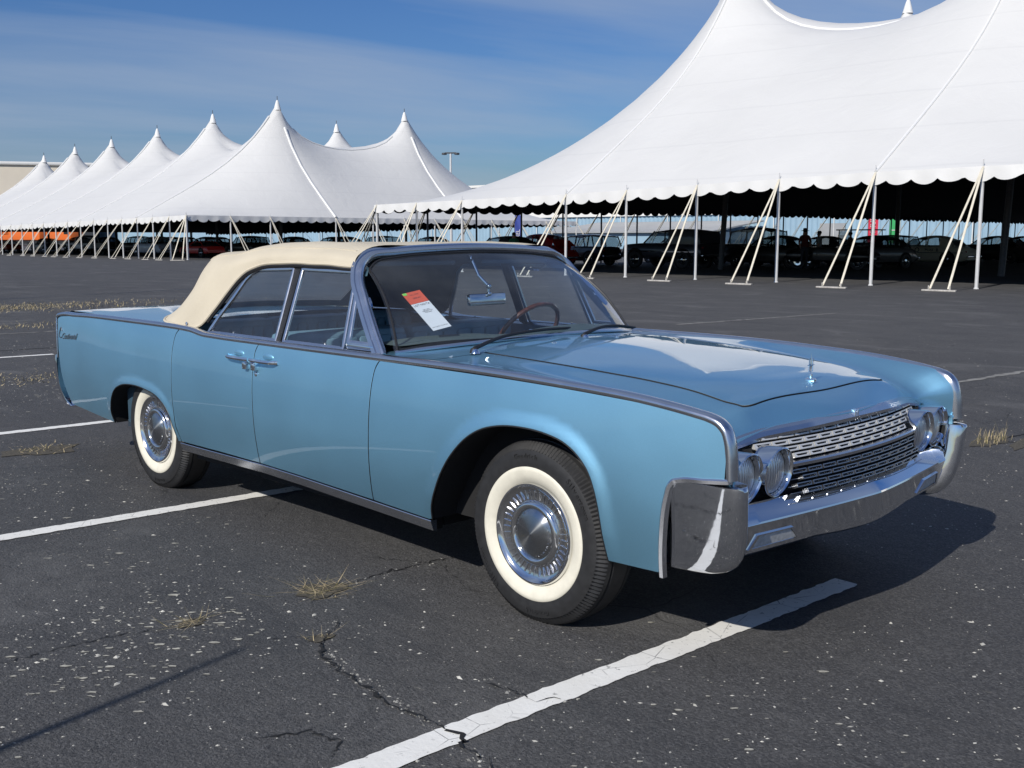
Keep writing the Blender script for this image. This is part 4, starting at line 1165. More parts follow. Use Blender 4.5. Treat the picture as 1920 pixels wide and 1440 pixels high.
# ---- front bumper: pointed bar with a blue-sky top face and a face turned to the ground, and two end pods
def nose(y): return Vector((.932 - .100 * (abs(y) / .82) ** 1.25, y, .513 - .006 * abs(y)))
yb = np.linspace(-.822, .822, 70)
path = [nose(y) for y in yb]
sec_c = [(-.16,.050),(-.055,.058),(-.046,.052),(-.002,.004),(.000,-.002),(-.003,-.008),(-.020,-.070),(-.030,-.104),(-.042,-.114),(-.13,-.116)]
v = []; n = len(sec_c)
for y in yb:
    p = nose(y); k = abs(y) / .822
    dip = -.016 * max(0, 1 - (y / .34) ** 2)
    for (a, b) in sec_c:
        v.append((p.x + a * (1 - .15 * k), y, p.z + b * (1 + .03 * k) + (dip if b < -.05 else 0)))
bump = raw('front_bumper', v, grid_faces(len(yb), n, True), M_CHROME, CAR, 22)
for s in (-1, 1):
    # parking lamp let into the lower face
    y0, y1 = s * .70, s * .40
    P = lambda y, t: (lambda p, k: Vector((p.x + (-.003 - .024 * t) * (1 - .15 * k), y, p.z + (-.008 - .084 * t) * (1 + .03 * k))))(nose(y), abs(y) / .86)
    quad = [P(s*.715, .93), P(s*.47, .93), P(s*.52, .42), P(s*.69, .40)]
    nrm = (quad[1] - quad[0]).cross(quad[3] - quad[0]).normalized()
    if nrm.x < 0: nrm = -nrm
    mb = MB(); c = sum(quad, Vector()) / 4
    out = [c + (p - c) * 1.10 + nrm * .006 for p in quad]; inn = [c + (p - c) * .95 + nrm * .0065 for p in quad]; back = [c + (p - c) * 1.12 - nrm * .004 for p in quad]
    mb.add(out + inn + back, [(k, (k + 1) % 4, 4 + (k + 1) % 4, 4 + k) for k in range(4)] + [(8 + k, 8 + (k + 1) % 4, (k + 1) % 4, k) for k in range(4)])
    fr = mb.build('parking_lamp', M_CHROME, bump, 20)
    raw('parking_lens', [c + (p - c) * .95 + nrm * .004 for p in quad], [(0, 1, 2, 3)], M_LENS2, fr, None)
    # pod
    lv = [(.664,-.004),(.660,.004),(.648,.008),(.60,.004),(.55,.000),(.50,-.006),(.45,-.016),(.41,-.030),(.378,-.052),(.355,-.082),(.342,-.115),(.337,-.15)]
    rows = []
    for z, off in lv:
        d_ = (.66 - z) / .32
        fx = .888 + off
        yo = .890 - .055 * max(0, d_) ** 1.25 - (.012 if z > .66 else 0)
        yi = yo - .072; xr = .577 - .045 * d_
        pts = [(xr, yo + .014)] + [(xr + (fx - xr) * k_, yo + e_) for k_, e_ in ((.35, .014), (.68, .007), (.85, -.002), (.94, -.012))] + [(fx - .003, yo - .028), (fx, (yo + yi) / 2 - .006), (fx - .006, yi + .012), (fx - .02, yi), (xr + (fx - xr) * .4, yi - .004)]
        rows.append([Vector((a, s * b, z)) for a, b in cr_spline(pts, 40)])
    V = [p for r in rows for p in r]; F = grid_faces(len(rows), 40, s > 0)
    F.append(tuple(range(40)) if s > 0 else tuple(reversed(range(40))))
    F.append(tuple((len(rows)-1)*40 + k for k in (reversed(range(40)) if s > 0 else range(40))))
    mb = MB(); mb.add(V, F); mb.build('bumper_end', M_CHROME, CAR, 55)
    # bright moulding round the fender cut-out behind the pod
    pts = [(x, s * (float(W(np.array([x]), np.array([z]))[0]) - .006), z) for x, z in smooth_open([(.566,.300),(.587,.45),(.613,.608),(.622,.640),(.640,.663),(.67,.674),(.76,.683),(.848,.692)], 40)]
    mb = MB()
    prof2 = [(.008,.002),(.012,.008),(.008,.020),(-.014,.022),(-.014,.000)]
    fr2 = []
    for i in range(len(pts)):
        a = Vector(pts[max(0, i-1)]); b = Vector(pts[min(len(pts)-1, i+1)]); t = (b - a).normalized()
        fr2.append((Vector((0, s, 0)), Vector((t.z, 0, -t.x))))
    mb.sweep(pts, prof2, lambda i: fr2[i]); mb.build('bumper_moulding', M_STEEL, CAR, 40)
    # dark recess behind the pod
    mb = MB(); mb.box((.63, s*.825-.03, .45), (.82, s*.825+.04, .655)); mb.build('bumper_mount', M_BLACK, CAR, None)

# ---- hood star
mb = MB()
ox, oz = .622, .906
mb.box((ox-.020, -.010, oz-.004), (ox+.022, .010, oz+.010), bev=.004)
mb.box((ox-.006, -.005, oz+.008), (ox+.006, .005, oz+.030), bev=.002)
def star_arm(d, L, wd):
    c = Vector((ox, 0, oz + .062)); side = Vector((0, d[1], d[0]))
    dd = Vector((0, d[0], d[1])); sd = Vector((0, -d[1], d[0]))
    mb.add([c + sd*wd, c - sd*wd, c + Vector((.005,0,0)), c - Vector((.005,0,0)), c + dd*L], [(0,2,4),(2,1,4),(1,3,4),(3,0,4)])
for d, L in (((0,1),.046),((0,-1),.036),((1,0),.030),((-1,0),.030)): star_arm(d, L, .006)
fr_pts = [(ox, -.013, oz+.038), (ox, -.013, oz+.088), (ox, .013, oz+.088), (ox, .013, oz+.038), (ox, -.013, oz+.038)]
mb.tube(fr_pts, .0022, 5); mb.build('hood_ornament', M_CHROME, CAR)

# ---- windscreen frame, glass
FP = [(-.985,-.868,.945),(-1.10,-.832,1.062),(-1.215,-.790,1.185),(-1.300,-.752,1.283),(-1.333,-.715,1.340),(-1.350,-.650,1.382),(-1.340,-.50,1.401),(-1.322,-.26,1.414),(-1.314,0,1.419)]
FP = FP + [(x, -y, z) for x, y, z in FP[-2::-1]]
FPs = cr_spline(FP, 90)
fr3 = []
for i in range(len(FPs)):
    t = Vector(FPs[min(i+1, len(FPs)-1)] - FPs[max(i-1, 0)]).normalized()
    yv = abs(FPs[i][1])
    k = min(1, max(0, (yv - .5) / .3))
    out = Vector((.45, 0, 1)).normalized().lerp(Vector((.35, math.copysign(1, FPs[i][1]), .30)).normalized(), k)
    out = (out - t * out.dot(t)).normalized()
    fr3.append((t.cross(out).normalized(), out))
mb = MB(); mb.sweep([Vector(p) for p in FPs], [(-.040,-.012),(-.039,.000),(-.019,.004),(-.014,.000),(.004,.001),(.009,.005),(.019,.004),(.023,-.003),(.023,-.020),(-.040,-.026)], lambda i: fr3[i])
mb.build('windscreen_frame', M_STEEL, CAR, 30)
bot = cr_spline([(-.95,-.822,.963),(-.918,-.75,.970),(-.86,-.62,.982),(-.79,-.36,.997),(-.765,0,1.003),(-.79,.36,.997),(-.86,.62,.982),(-.918,.75,.970),(-.95,.812,.963)], 40)
top = cr_spline([(-1.302,-.692,1.306),(-1.322,-.63,1.346),(-1.318,-.5,1.368),(-1.296,-.25,1.384),(-1.286,0,1.389),(-1.296,.25,1.384),(-1.318,.5,1.368),(-1.322,.63,1.346),(-1.302,.692,1.306)], 40)
G = np.array([bot * (1 - t) + top * t + np.array([.028 * math.sin(PI * t), 0, .028 * math.sin(PI * t)]) for t in np.linspace(0, 1, 14)])
raw('windscreen', G.reshape(-1, 3), grid_faces(14, 40), M_WSGLASS, CAR, 180)
mb = MB(); mb.tube([Vector(p) + Vector((.006, 0, -.004)) for p in bot], .009, 8); mb.build('windscreen_seal', M_STEEL, CAR)
mb = MB(); edge = list(G[:, 1]) + list(G[-1, 1:-1]) + list(G[::-1, -2]); mb.tube([Vector(p) + Vector((.001, 0, .001)) for p in edge], .006, 6); mb.build('glass_gasket', M_SEAL_GAPSHADE, CAR)
# wipers
for pts in ([(-.625,-.640,.988),(-.70,-.40,1.018),(-.745,-.05,1.030),(-.792,.155,1.022)], [(-.665,.118,1.000),(-.70,.28,1.022),(-.72,.42,1.022),(-.74,.60,1.000)]):
    c = cr_spline(pts, 16); mb = MB()
    mb.tube(c, [.009 - .004 * i / 15 for i in range(16)], 6)
    mb.tube([Vector(p) + Vector((-.014, 0, -.004)) for p in c[4:]], .006, 5)
    mb.lathe([(.001,.010),(.012,.008),(.018,.000),(.020,-.014)], 14, 'z', (pts[0][0], pts[0][1], pts[0][2] - .006))
    mb.build('wiper', M_STEEL if False else M_SEAL_GAPSHADE, CAR)
    mb = MB(); mb.lathe([(.001,.004),(.011,.002),(.016,-.006),(.020,-.016)], 14, 'z', (pts[0][0] + .012, pts[0][1] - .004, pts[0][2] - .004)); mb.build('wiper_pivot', M_CHROME, CAR)

# ---- side glass
def wy(z): return .862 - .40 * (z - .96)
RW = [(-1.835,.955),(-1.868,1.306),(-2.19,1.296),(-2.245,1.277),(-2.29,1.242),(-2.355,1.150),(-2.44,1.047),(-2.50,.955)]
FW = [(-1.268,.955),(-1.338,1.290),(-1.352,1.302),(-1.788,1.306),(-1.762,.955)]
VW = [(-1.058,.985),(-1.298,1.262),(-1.306,1.258),(-1.240,.985)]
for s in (-1, 1):
    for nm, poly in (('rear_window', RW), ('front_window', FW), ('vent_window', VW)):
        P = [(x, s * wy(z), z) for x, z in poly]
        g = raw(nm, P, [tuple(range(len(P)))], M_GLASS, CAR, None)
        fr = resample(poly, .03); mb = MB()
        pts = [Vector((x, s * (wy(z) + .003), z)) for x, z in fr]; pts.append(pts[0])
        c = Vector((sum(p[0] for p in poly) / len(poly), 0, sum(p[1] for p in poly) / len(poly)))
        fr4 = []
        for i, p in enumerate(pts):
            a = pts[i - 1] if i else pts[-2]; b = pts[i + 1] if i < len(pts) - 1 else pts[1]
            t = (b - a).normalized(); nn = Vector((0, s, .40)).normalized(); o = t.cross(nn).normalized()
            if o.dot(p - Vector((c.x, p.y, c.z))) < 0: o = -o
            fr4.append((o, nn))
        wd = .010 if nm != 'vent_window' else .012
        mb.sweep(pts, [(-wd,-.006),(-wd,.005),(-wd*.4,.008),(wd*.6,.008),(wd,.004),(wd,-.006)], lambda i: fr4[i], cap=False)
        mb.build('window_frame', M_STEEL, g, 40)
    mb = MB(); mb.box((-1.842, -.012, .0), (-1.79, .006, .372)); 
    V = [Vector((p[0] - (p[2] * .05), s * (wy(.955 + p[2]) + p[1]), .955 + p[2])) for p in mb.v]
    mb.v = [tuple(p) for p in V]; mb.build('window_pillar', M_SEAL_GAPSHADE, CAR, None)
    # vent glass foot and latch
    mb = MB(); mb.box((-1.245, s*.858-.010, .958), (-1.04, s*.858+.012, .984), bev=.006); mb.build('vent_base', M_CHROME, CAR)
    mb = MB(); mb.tube([(-1.20, s*.765, 1.185), (-1.178, s*.772, 1.165), (-1.168, s*.775, 1.145)], .008, 6); mb.build('vent_latch', M_CHROME, CAR)
    # sill strip between blade and glass
    xs = np.linspace(-2.52, -.98, 30)
    path = [(x, s * (float(W(np.array([x]), np.array([.95]))[0]) - .048), .949) for x in xs]
    mb = MB(); mb.sweep(path, [(.004,-.010),(.004,.004),(-.045,.009),(-.060,-.004)], lambda i: (Vector((0, s, 0)), Vector((0, 0, 1)))); mb.build('window_sill', M_STEEL, CAR, 30)
    # door handles, meeting at the middle seam
    for x0, x1, dirn in ((-2.146, -1.900, -1), (-1.884, -1.664, 1)):
        zc = .868; mb = MB()
        yy = lambda x: s * (float(W(np.array([x]), np.array([zc]))[0]))
        ins, ext = (x1, x0) if dirn < 0 else (x0, x1)
        L = ext - ins
        tp = [(ins, .030), (ins + L*.25, .034), (ins + L*.6, .033), (ins + L*.9, .022), (ext, .004)]
        pts = [(x, yy(x) + s*h, zc - .004) for x, h in tp]
        for p, r in ((pts, 1),):
            path = [Vector(t) for t in cr_spline(p, 14)]
            mb.sweep(path, [(-.004,-.010),(.003,-.008),(.006,0),(.003,.008),(-.004,.010),(-.007,0)], lambda i: (Vector((0, s, 0)), Vector((0, 0, 1))))
        mb.tube([(ins + L*.08, yy(ins) + s*.030, zc - .01), (ins + L*.08, yy(ins) - s*.01, zc - .03)], .010, 8)
        bx = ins + L*.14
        mb.box((bx - .018, min(yy(bx), yy(bx) + s*.034), zc - .055), (bx + .018, max(yy(bx), yy(bx) + s*.034), zc - .018), bev=.006)
        h = mb.build('door_handle', M_CHROME, CAR, 40)
        mb = MB(); cxm = ins + L*.55; mb.ellipsoid((cxm, yy(cxm) - s*.006, zc + .014), (.052, .0085, .020), 20, 8)
        mb.build('handle_cup', M_PAINT, CAR)
    mb = MB(); yk = s * float(W(np.array([-1.853]), np.array([.794]))[0]); mb.ellipsoid((-1.853, yk, .794), (.011, .006, .012), 14, 7); mb.build('door_lock', M_CHROME, CAR)
    # script badge on the rear fender
    tv, tf = text_mesh('Continental', .056, .0015, .38, space=.92)
    V = []
    onb = lambda x, z: s * (float(W(np.array([x]), np.array([z]))[0]) + .003)
    for p in tv:
        u, vv, ww = p; x = -4.295 + (u * 1.08 if s < 0 else -u * 1.08); z = .817 + vv + u * .05
        V.append((x, onb(x, z) + s * (ww if ww > 0 else -.003), z))
    mb = MB(); mb.add(V, tf)
    c6 = cr_spline([(-4.432,0,.846),(-4.452,0,.868),(-4.470,0,.845),(-4.474,0,.812),(-4.452,0,.800),(-4.425,0,.806)], 18)
    mb.tube([(x, onb(x, z), z) for x, _, z in c6], .003, 5)
    mb.build('script_badge', M_DARKCHROME, CAR, 30)

# ---- canvas top
def row(a): return a
CT = [  # sections from the windscreen header to the rear hem: lower edge, flank, shoulder, quarter, spine
    [(-1.352,.735,1.326),(-1.365,.715,1.362),(-1.385,.655,1.398),(-1.360,.34,1.424),(-1.348,0,1.430)],
    [(-1.56,.736,1.333),(-1.56,.722,1.368),(-1.57,.660,1.408),(-1.56,.34,1.434),(-1.55,0,1.440)],
    [(-1.82,.737,1.336),(-1.83,.725,1.370),(-1.85,.668,1.412),(-1.85,.34,1.436),(-1.85,0,1.440)],
    [(-2.02,.739,1.332),(-2.05,.730,1.367),(-2.10,.672,1.411),(-2.12,.34,1.434),(-2.15,0,1.437)],
    [(-2.19,.746,1.313),(-2.24,.742,1.350),(-2.30,.675,1.399),(-2.36,.34,1.423),(-2.40,0,1.427)],
    [(-2.275,.759,1.286),(-2.36,.760,1.325),(-2.46,.676,1.376),(-2.56,.34,1.400),(-2.62,0,1.405)],
    [(-2.33,.776,1.246),(-2.45,.780,1.292),(-2.62,.674,1.366),(-2.76,.34,1.388),(-2.83,0,1.394)],
    [(-2.395,.806,1.174),(-2.54,.806,1.240),(-2.765,.672,1.352),(-2.93,.34,1.374),(-3.02,0,1.380)],
    [(-2.48,.848,1.072),(-2.63,.834,1.165),(-2.865,.668,1.300),(-3.06,.34,1.330),(-3.16,0,1.335)],
    [(-2.562,.880,.990),(-2.72,.852,1.090),(-2.965,.668,1.200),(-3.20,.34,1.225),(-3.30,0,1.230)],
    [(-2.622,.888,.974),(-2.80,.872,1.020),(-3.12,.668,1.090),(-3.36,.34,1.100),(-3.46,0,1.100)],
    [(-2.68,.886,.976),(-2.95,.880,.986),(-3.285,.672,1.000),(-3.50,.34,1.008),(-3.60,0,1.010)]]
NVc, NUc = 90, 70
cc = [cr_spline([r[k] for r in CT], NVc) for k in range(5)]
CG = np.zeros((NVc, NUc, 3))
for i in range(NVc):
    a = [cc[k][i] for k in range(5)]; m = [np.array([q[0], -q[1], q[2]]) for q in a]
    CG[i] = cr_spline(m + a[:-1][::-1], NUc)
# soft slack between the bows and light puckers near the quarter seams
for i in range(NVc):
    t = i / (NVc - 1)
    for j in range(NUc):
        x, y, z = CG[i, j]
        k = max(0, 1 - abs(y) / .70) if z > 1.34 else 0
        CG[i, j, 2] += -.006 * k * (0.5 - 0.5 * math.cos(2 * PI * t * 4.5)) + .0012 * math.sin(23 * x + 9 * y) * (z > 1.0)
RWM = np.zeros((NVc - 1, NUc - 1), bool)
for i in range(NVc - 1):
    for j in range(NUc - 1):
        c_ = (CG[i, j] + CG[i + 1, j] + CG[i, j + 1] + CG[i + 1, j + 1]) / 4
        RWM[i, j] = abs(c_[1]) < .57 and 1.04 < c_[2] < 1.325 and c_[0] < -2.75
def pick(faces, m, want): return [f for k, f in enumerate(faces) if bool(m.reshape(-1)[k]) == want]
ctop = raw('convertible_top', CG.reshape(-1, 3), pick(grid_faces(NVc, NUc), RWM, False), M_CANVAS, CAR, 180)
raw('rear_glass', CG.reshape(-1, 3), pick(grid_faces(NVc, NUc), RWM, True), M_GLASS, ctop, 180)
IN = CG.copy(); c0 = np.array([-2.1, 0, .9]); IN = c0 + (IN - c0) * np.array([.990, .985, .978])
raw('headliner', IN.reshape(-1, 3), pick(grid_faces(NVc, NUc, True), RWM, False), M_CANVAS_IN, ctop, 180)
for ss in (0, -1):
    mb = MB(); mb.tube([Vector(p) for p in CG[:, ss]], .007, 6); mb.build('hem', M_CANVAS, ctop)
    mb = MB(); ed = [Vector(p) * 1.0 + Vector((0, (.006 if ss == 0 else -.006), -.012)) for p in CG[:70, ss]]; mb.tube(ed, .012, 6); mb.build('weather_strip', M_SEAL_GAPSHADE, ctop)
for j in (17, NUc - 18):
    mb = MB(); mb.tube([Vector(p) for p in CG[2:60, j]], .0035, 5); mb.build('piping', M_CANVAS, ctop)
mb = MB(); mb.tube([Vector(p) for p in CG[-1]], .008, 6); mb.build('rear_hem', M_CANVAS, ctop)
for s in (-1, 1):
    mb = MB(); mb.ellipsoid((-2.70, s*.890, .992), (.010, .006, .010), 12, 6); mb.build('snap', M_CHROME, ctop)

# ---- tail: deck, rear panel, lamps, bumper
xs = np.linspace(-4.54, -2.95, 40); ys = np.linspace(-1, 1, 31); v = []
for x in xs:
    hw = float(W(np.array([x]), np.array([.95]))[0]) - .045
    for t in ys:
        drop = max(0, (-4.40 - x)) ** 2 * 3.0
        v.append((x, t * hw, .978 + .030 * (1 - t * t) * min(1, (x + 4.60) / .6) - drop))
raw('trunk_lid', v, grid_faces(40, 31), M_PAINT, CAR, 180)
tl = [(-4.54,.945),(-4.51,.80),(-4.475,.66),(-4.42,.50),(-4.345,.36)]
v = [(x + .012, y, z) for x, z in tl for y in (-.86, .86)]
raw('rear_panel', v, grid_faces(5, 2), M_PAINT, CAR, None)
for s in (-1, 1):
    mb = MB(); pth = cr_spline([(-4.560,s*.872,.675),(-4.556,s*.878,.64),(-4.545,s*.880,.56),(-4.525,s*.876,.46),(-4.470,s*.868,.385),(-4.375,s*.862,.342)], 24)
    mb.sweep([Vector(p) for p in pth], [(.012,-.012),(.016,0),(.012,.025),(-.05,.05),(-.16,.05),(-.16,-.02)], lambda i: (Vector((0, s, 0)), Vector((-1, 0, -.35)).normalized()))
    mb.build('rear_bumper_end', M_CHROME, CAR, 40)
    mb = MB(); mb.box((-4.545, s*.80-.06, .70), (-4.505, s*.80+.075, .90), bev=.01); mb.build('tail_lamp', M_RED, CAR)
mb = MB(); mb.box((-4.60, -.80, .44), (-4.45, .80, .56), bev=.03); mb.build('rear_bumper', M_CHROME, CAR)

# ---- underbody, cabin
mb = MB()
mb.box((-4.30, -.78, .38), (-3.70, .78, .50)); mb.box((-2.66, -.82, .24), (-.62, .82, .31)); mb.box((-3.62, -.40, .24), (-2.66, .40, .5)); mb.box((-.62, -.40, .22), (.42, .40, .5)); mb.box((.40, -.66, .36), (.76, .66, .46))
mb.build('floor_pan', M_BLACK, CAR, None)
mb = MB()
for x, yy in ((0.0, .72), (-3.124, .70)): mb.tube([(x, -yy, .345), (x, yy, .345)], .045, 10)
mb.tube([(.12, -.60, .30), (.30, -.42, .22)], .03, 8)
mb.build('axle', M_BLACK, CAR)
mb = MB(); mb.box((-3.6, -.84, .30), (-.70, .84, .34)); mb.build('carpet', M_CARPET, CAR, None)
for s in (-1, 1):
    mb = MB(); mb.box((-3.55, s*.845-.02, .33), (-.72, s*.845+.02, .945), bev=.015); mb.build('door_lining', M_LEATHER_D, CAR)
    mb = MB(); mb.box((-1.75, s*.80-.045, .70), (-1.25, s*.80+.03, .76), bev=.02); mb.build('armrest', M_LEATHER, CAR)
    for x in (-1.42, -2.25): 
        mb = MB(); mb.tube([(x, s*.86, .95), (x, s*.86, .972)], .006, 6); mb.build('lock_pin', M_CHROME, CAR)
mb = MB(); mb.box((-1.02, -.82, .50), (-.76, .82, .955), bev=.03); mb.build('firewall', M_LEATHER_D, CAR)
def seat(xb, xf, ztop, name):
    t = MB()
    for y0, y1 in ((-.79, -.27), (-.26, .26), (.27, .79)) if name == 'rear_seat' else ((-.79, -.02), (.02, .79)):
        n_ = 7
        for k in range(n_):   # fluted back pleats
            a = y0 + (y1 - y0) * k / n_; b = y0 + (y1 - y0) * (k + 1) / n_
            t.box((xb - .10, a + .004, .58), (xb + .06, b - .004, ztop - .02), bev=.018)
        t.box((xb - .12, y0, ztop - .06), (xb + .05, y1, ztop + .015), bev=.03)
        t.box((xb, y0, .44), (xf, y1, .60), bev=.05)
    return t.build(name, M_LEATHER, CAR)
seat(-1.90, -1.35, .965, 'front_seat'); seat(-2.85, -2.30, .97, 'rear_seat')
mb = MB(); mb.box((-3.5, -.84, .86), (-2.9, .84, .93), bev=.02); mb.build('parcel_shelf', M_LEATHER_D, CAR)
# dashboard with its two hooded pads
D = cr_spline([(-.785,0,.985),(-.95,0,.986),(-1.06,0,.985),(-1.12,0,.965),(-1.14,0,.91),(-1.12,0,.78),(-1.08,0,.66)], 24)
v = []
for y in np.linspace(-.80, .80, 41):
    hump = .018 * (math.exp(-((y - .40) / .26) ** 4) + math.exp(-((y + .44) / .28) ** 4))
    for p in D: v.append((p[0] - .155 * (abs(y) / .8) ** 2 * (1 if p[0] > -.9 else .5), y, p[2] + hump * (p[2] > .93)))
raw('dashboard', v, grid_faces(41, 24), M_DASH, CAR, 180)
sw = thing_wheel = None
mb = MB(); cN = Vector((-1.33, .40, .945)); ax = Vector((-.80, 0, .60)).normalized(); e1 = Vector((0, 1, 0)); e2 = ax.cross(e1)
R_ = .205
mb.tube([cN + (e1 * math.cos(a) + e2 * math.sin(a)) * R_ for a in np.linspace(0, 2 * PI, 41)], .0125, 8, cap=False)
st = mb.build('steering_wheel', M_WHEELWOOD, CAR)
mb = MB()
for a in (0.0, PI): mb.tube([cN - ax * .03, cN + (e1 * math.cos(a) + e2 * math.sin(a)) * R_], .009, 6)
mb.lathe([(.001, .0), (.03, -.002), (.045, -.02), (.05, -.04)], 16, 'z', (0, 0, 0))
k0 = len(mb.v) - 64
Q = ax.to_track_quat('Z', 'Y').to_matrix()
for i in range(k0, len(mb.v)): mb.v[i] = tuple(cN + Q @ Vector(mb.v[i]))
mb.tube([cN - ax * .02, cN - ax * .42], .03, 10)
mb.tube([cN - ax * .08, cN - ax * .10 - e1 * .20 + e2 * .10], .006, 6)
mb.build('spokes', M_CHROME, st)
mb = MB(); mb.box((-.018, -.128, -.030), (.012, .128, .030), M=Matrix.Translation((-1.235, .01, 1.150)) @ Matrix.Rotation(-.15, 4, 'Y'), bev=.011)
mir = mb.build('mirror', M_CHROME, CAR)
mb = MB(); mb.tube([(-1.33, -.02, 1.372), (-1.275, -.01, 1.27), (-1.222, .012, 1.215)], .0075, 8); mb.tube([(-1.222, .012, 1.215), (-1.226, .01, 1.18)], .006, 6)
mb.ellipsoid((-1.222, .012, 1.215), (.014, .014, .014), 10, 6); mb.ellipsoid((-1.218, .01, 1.178), (.013, .013, .013), 10, 6); mb.build('mirror_stalk', M_CHROME, mir)
for s in (-1, 1):
    mb = MB(); mb.box((-1.46, s*.34-.25, 1.325), (-1.36, s*.34+.25, 1.348), bev=.008); mb.build('sun_visor', M_LEATHER_D, CAR)
    mb = MB(); mb.tube([(-1.40, s*.62, 1.315), (-1.44, s*.60, 1.285), (-1.48, s*.56, 1.29)], .009, 6); mb.build('roof_latch', M_CHROME, CAR)

# ---- wheels
def tyre_mod(k, i, r, h):
    if i in (9, 10, 22, 23) and (k % 2) == 0: r -= .0055; h *= .958
    return r, h
TP = [(.200,-.080),(.206,-.093),(.222,-.1015),(.245,-.1048),(.262,-.1053),(.272,-.1068),(.292,-.1070),(.310,-.1045),(.322,-.1005),(.331,-.095),(.347,-.082),(.3535,-.068),(.3575,-.052),(.351,-.049),(.351,-.043),(.359,-.040)]
TP = TP + [(r, -h) for r, h in TP[::-1]]
def wheel(x, y, s, lbl=None):
    t = MB().lathe(TP, 264, 'y', mod=tyre_mod)
    # the contact patch is pressed flat and the sidewall swells above it
    for i, (a, b, c) in enumerate(t.v):
        if c < -.30:
            k = min(1, (-.30 - c) / .055); b *= 1 + .045 * k
            if c < -.3455: c = -.3455
        t.v[i] = (a, b, c)
    ty = t.build('wheel', M_RUBBER, CAR, 28, fix=True)
    ww = MB().lathe([(.1985,-.0905),(.207,-.0965),(.224,-.1048),(.244,-.1078),(.2575,-.1078),(.2595,-.1050)], 128, 'y').build('whitewall', M_WHITEWALL, ty, 60)
    hc = MB()
    hc.lathe([(.199,-.088),(.1985,-.098),(.194,-.1045),(.188,-.1050),(.183,-.1000),(.178,-.0940),(.168,-.0905)], 96, 'y')
    hc.lathe([(.128,-.0830),(.1245,-.0935),(.120,-.0985),(.113,-.1015),(.106,-.1015),(.100,-.0990),(.096,-.0920)], 96, 'y')
    cov = hc.build('wheel_cover', M_HUB, ty, 40)
    MB().lathe([(.170,-.0900),(.148,-.0830),(.127,-.0835)], 96, 'y').build('cover_band', M_HUB, ty, 60)
    fin = MB()
    for k in range(40):
        a = 2 * PI * k / 40; c_, s_ = math.cos(a), math.sin(a)
        V = []
        for r, h in ((.132,-.0865),(.166,-.0925)):
            for t_, hh in ((-.0018,0),(.0018,0),(.0018,.0045),(-.0018,.0045)):
                V.append((r * c_ - t_ * s_, h + hh, r * s_ + t_ * c_))
        fin.add(V, [(0,1,5,4),(1,2,6,5),(3,0,4,7),(0,3,2,1),(4,5,6,7)])
    fn = fin.build('cover_fins', M_STEEL, ty, None); fn['kind'] = 'stuff'
    MB().lathe([(.097,-.0930),(.094,-.0965),(.070,-.1045),(.040,-.1105),(.012,-.1140),(.0004,-.1150)], 96, 'y').build('hub_cap', M_BRUSHED, ty, 60)
    L = MB()
    for word, a0 in (('LINCOLN', math.radians(150)), ('CONTINENTAL', math.radians(-25))):
        n_ = len(word); stp = math.radians(10.5); 
        for i, ch in enumerate(word):
            tv, tf = text_mesh(ch, .0125, .0006)
            a = a0 - (i - (n_ - 1) / 2) * stp
            V = []
            for p in tv:
                rr = .083 + p[1]; off = p[0]
                V.append((rr * math.cos(a) + off * math.sin(a), -.1002 - p[2], rr * math.sin(a) - off * math.cos(a)))
            L.add(V, tf)
    L.build('cap_lettering', M_CHROME, ty, None)
    for word, a0, sz in (('Silvertown', math.radians(37), .031), ('Goodrich', math.radians(96), .026), ('Silvertown', math.radians(217), .031), ('Goodrich', math.radians(276), .026)):
        T = MB()
        wds = [.62 if ch in 'ilrt' else 1.0 for ch in word]; tot = sum(wds); acc = 0
        for ch, wd_ in zip(word, wds):
            a = a0 - (acc + wd_ / 2 - tot / 2) * sz * .66 / .302; acc += wd_
            tv, tf = text_mesh(ch, sz, .0024)
            V = []
            for p in tv:
                rr = .300 + p[1]; off = p[0]
                V.append((rr * math.cos(a) + off * math.sin(a), -.1062 - p[2], rr * math.sin(a) - off * math.cos(a)))
            T.add(V, tf)
        T.build('sidewall_lettering', M_RUBBER, ty, None)
    ty.location = (x, y, .3455)
    if s > 0: ty.rotation_euler = (0, 0, PI)
    return ty
w1 = wheel(0, -.818, -1)
def copy_wheel(loc, rz, ry=0.0):
    r = w1.copy(); COL.objects.link(r); r.parent = CAR; r.location = loc; r.rotation_euler = (0, 0, rz)
    for ch in list(w1.children):
        c = ch.copy(); COL.objects.link(c); c.parent = r
    return r
copy_wheel((-3.124, -.792, .3455), 0); copy_wheel((0, .818, .3455), PI); copy_wheel((-3.124, .792, .3455), PI)

# ---- the lot card standing behind the windscreen glass
LC = thing('lot_card', 'orange and white paper lot card propped inside the windscreen of the blue convertible', 'card', (-1.06, -.525, 1.145))
c4 = [Vector(p) for p in ((-1.173,-.586,1.221),(-1.162,-.482,1.237),(-.954,-.468,1.077),(-.961,-.569,1.059))]
base = Vector((-1.06, -.525, 1.145)); back = Vector((-.02, .004, -.022))
c4 = [p + back - base for p in c4]
ex = ((c4[1] - c4[0]) + (c4[2] - c4[3])) * .5; ey = ((c4[0] - c4[3]) + (c4[1] - c4[2])) * .5
ctr = sum(c4, Vector()) / 4; nrm = ex.cross(ey).normalized()
def cardq(a0, a1, b0, b1, lift): return [ctr + ex * a + ey * b + nrm * lift for a, b in ((a0, b0), (a1, b0), (a1, b1), (a0, b1))]
def slab(nm, a0, a1, b0, b1, lift, mat, par): 
    q = cardq(a0, a1, b0, b1, lift); q2 = cardq(a0, a1, b0, b1, lift - .0006); mb = MB(); mb.add(q + q2, [(0,1,2,3),(7,6,5,4),(0,4,5,1),(1,5,6,2),(2,6,7,3),(3,7,4,0)]); return mb.build(nm, mat, par, None)
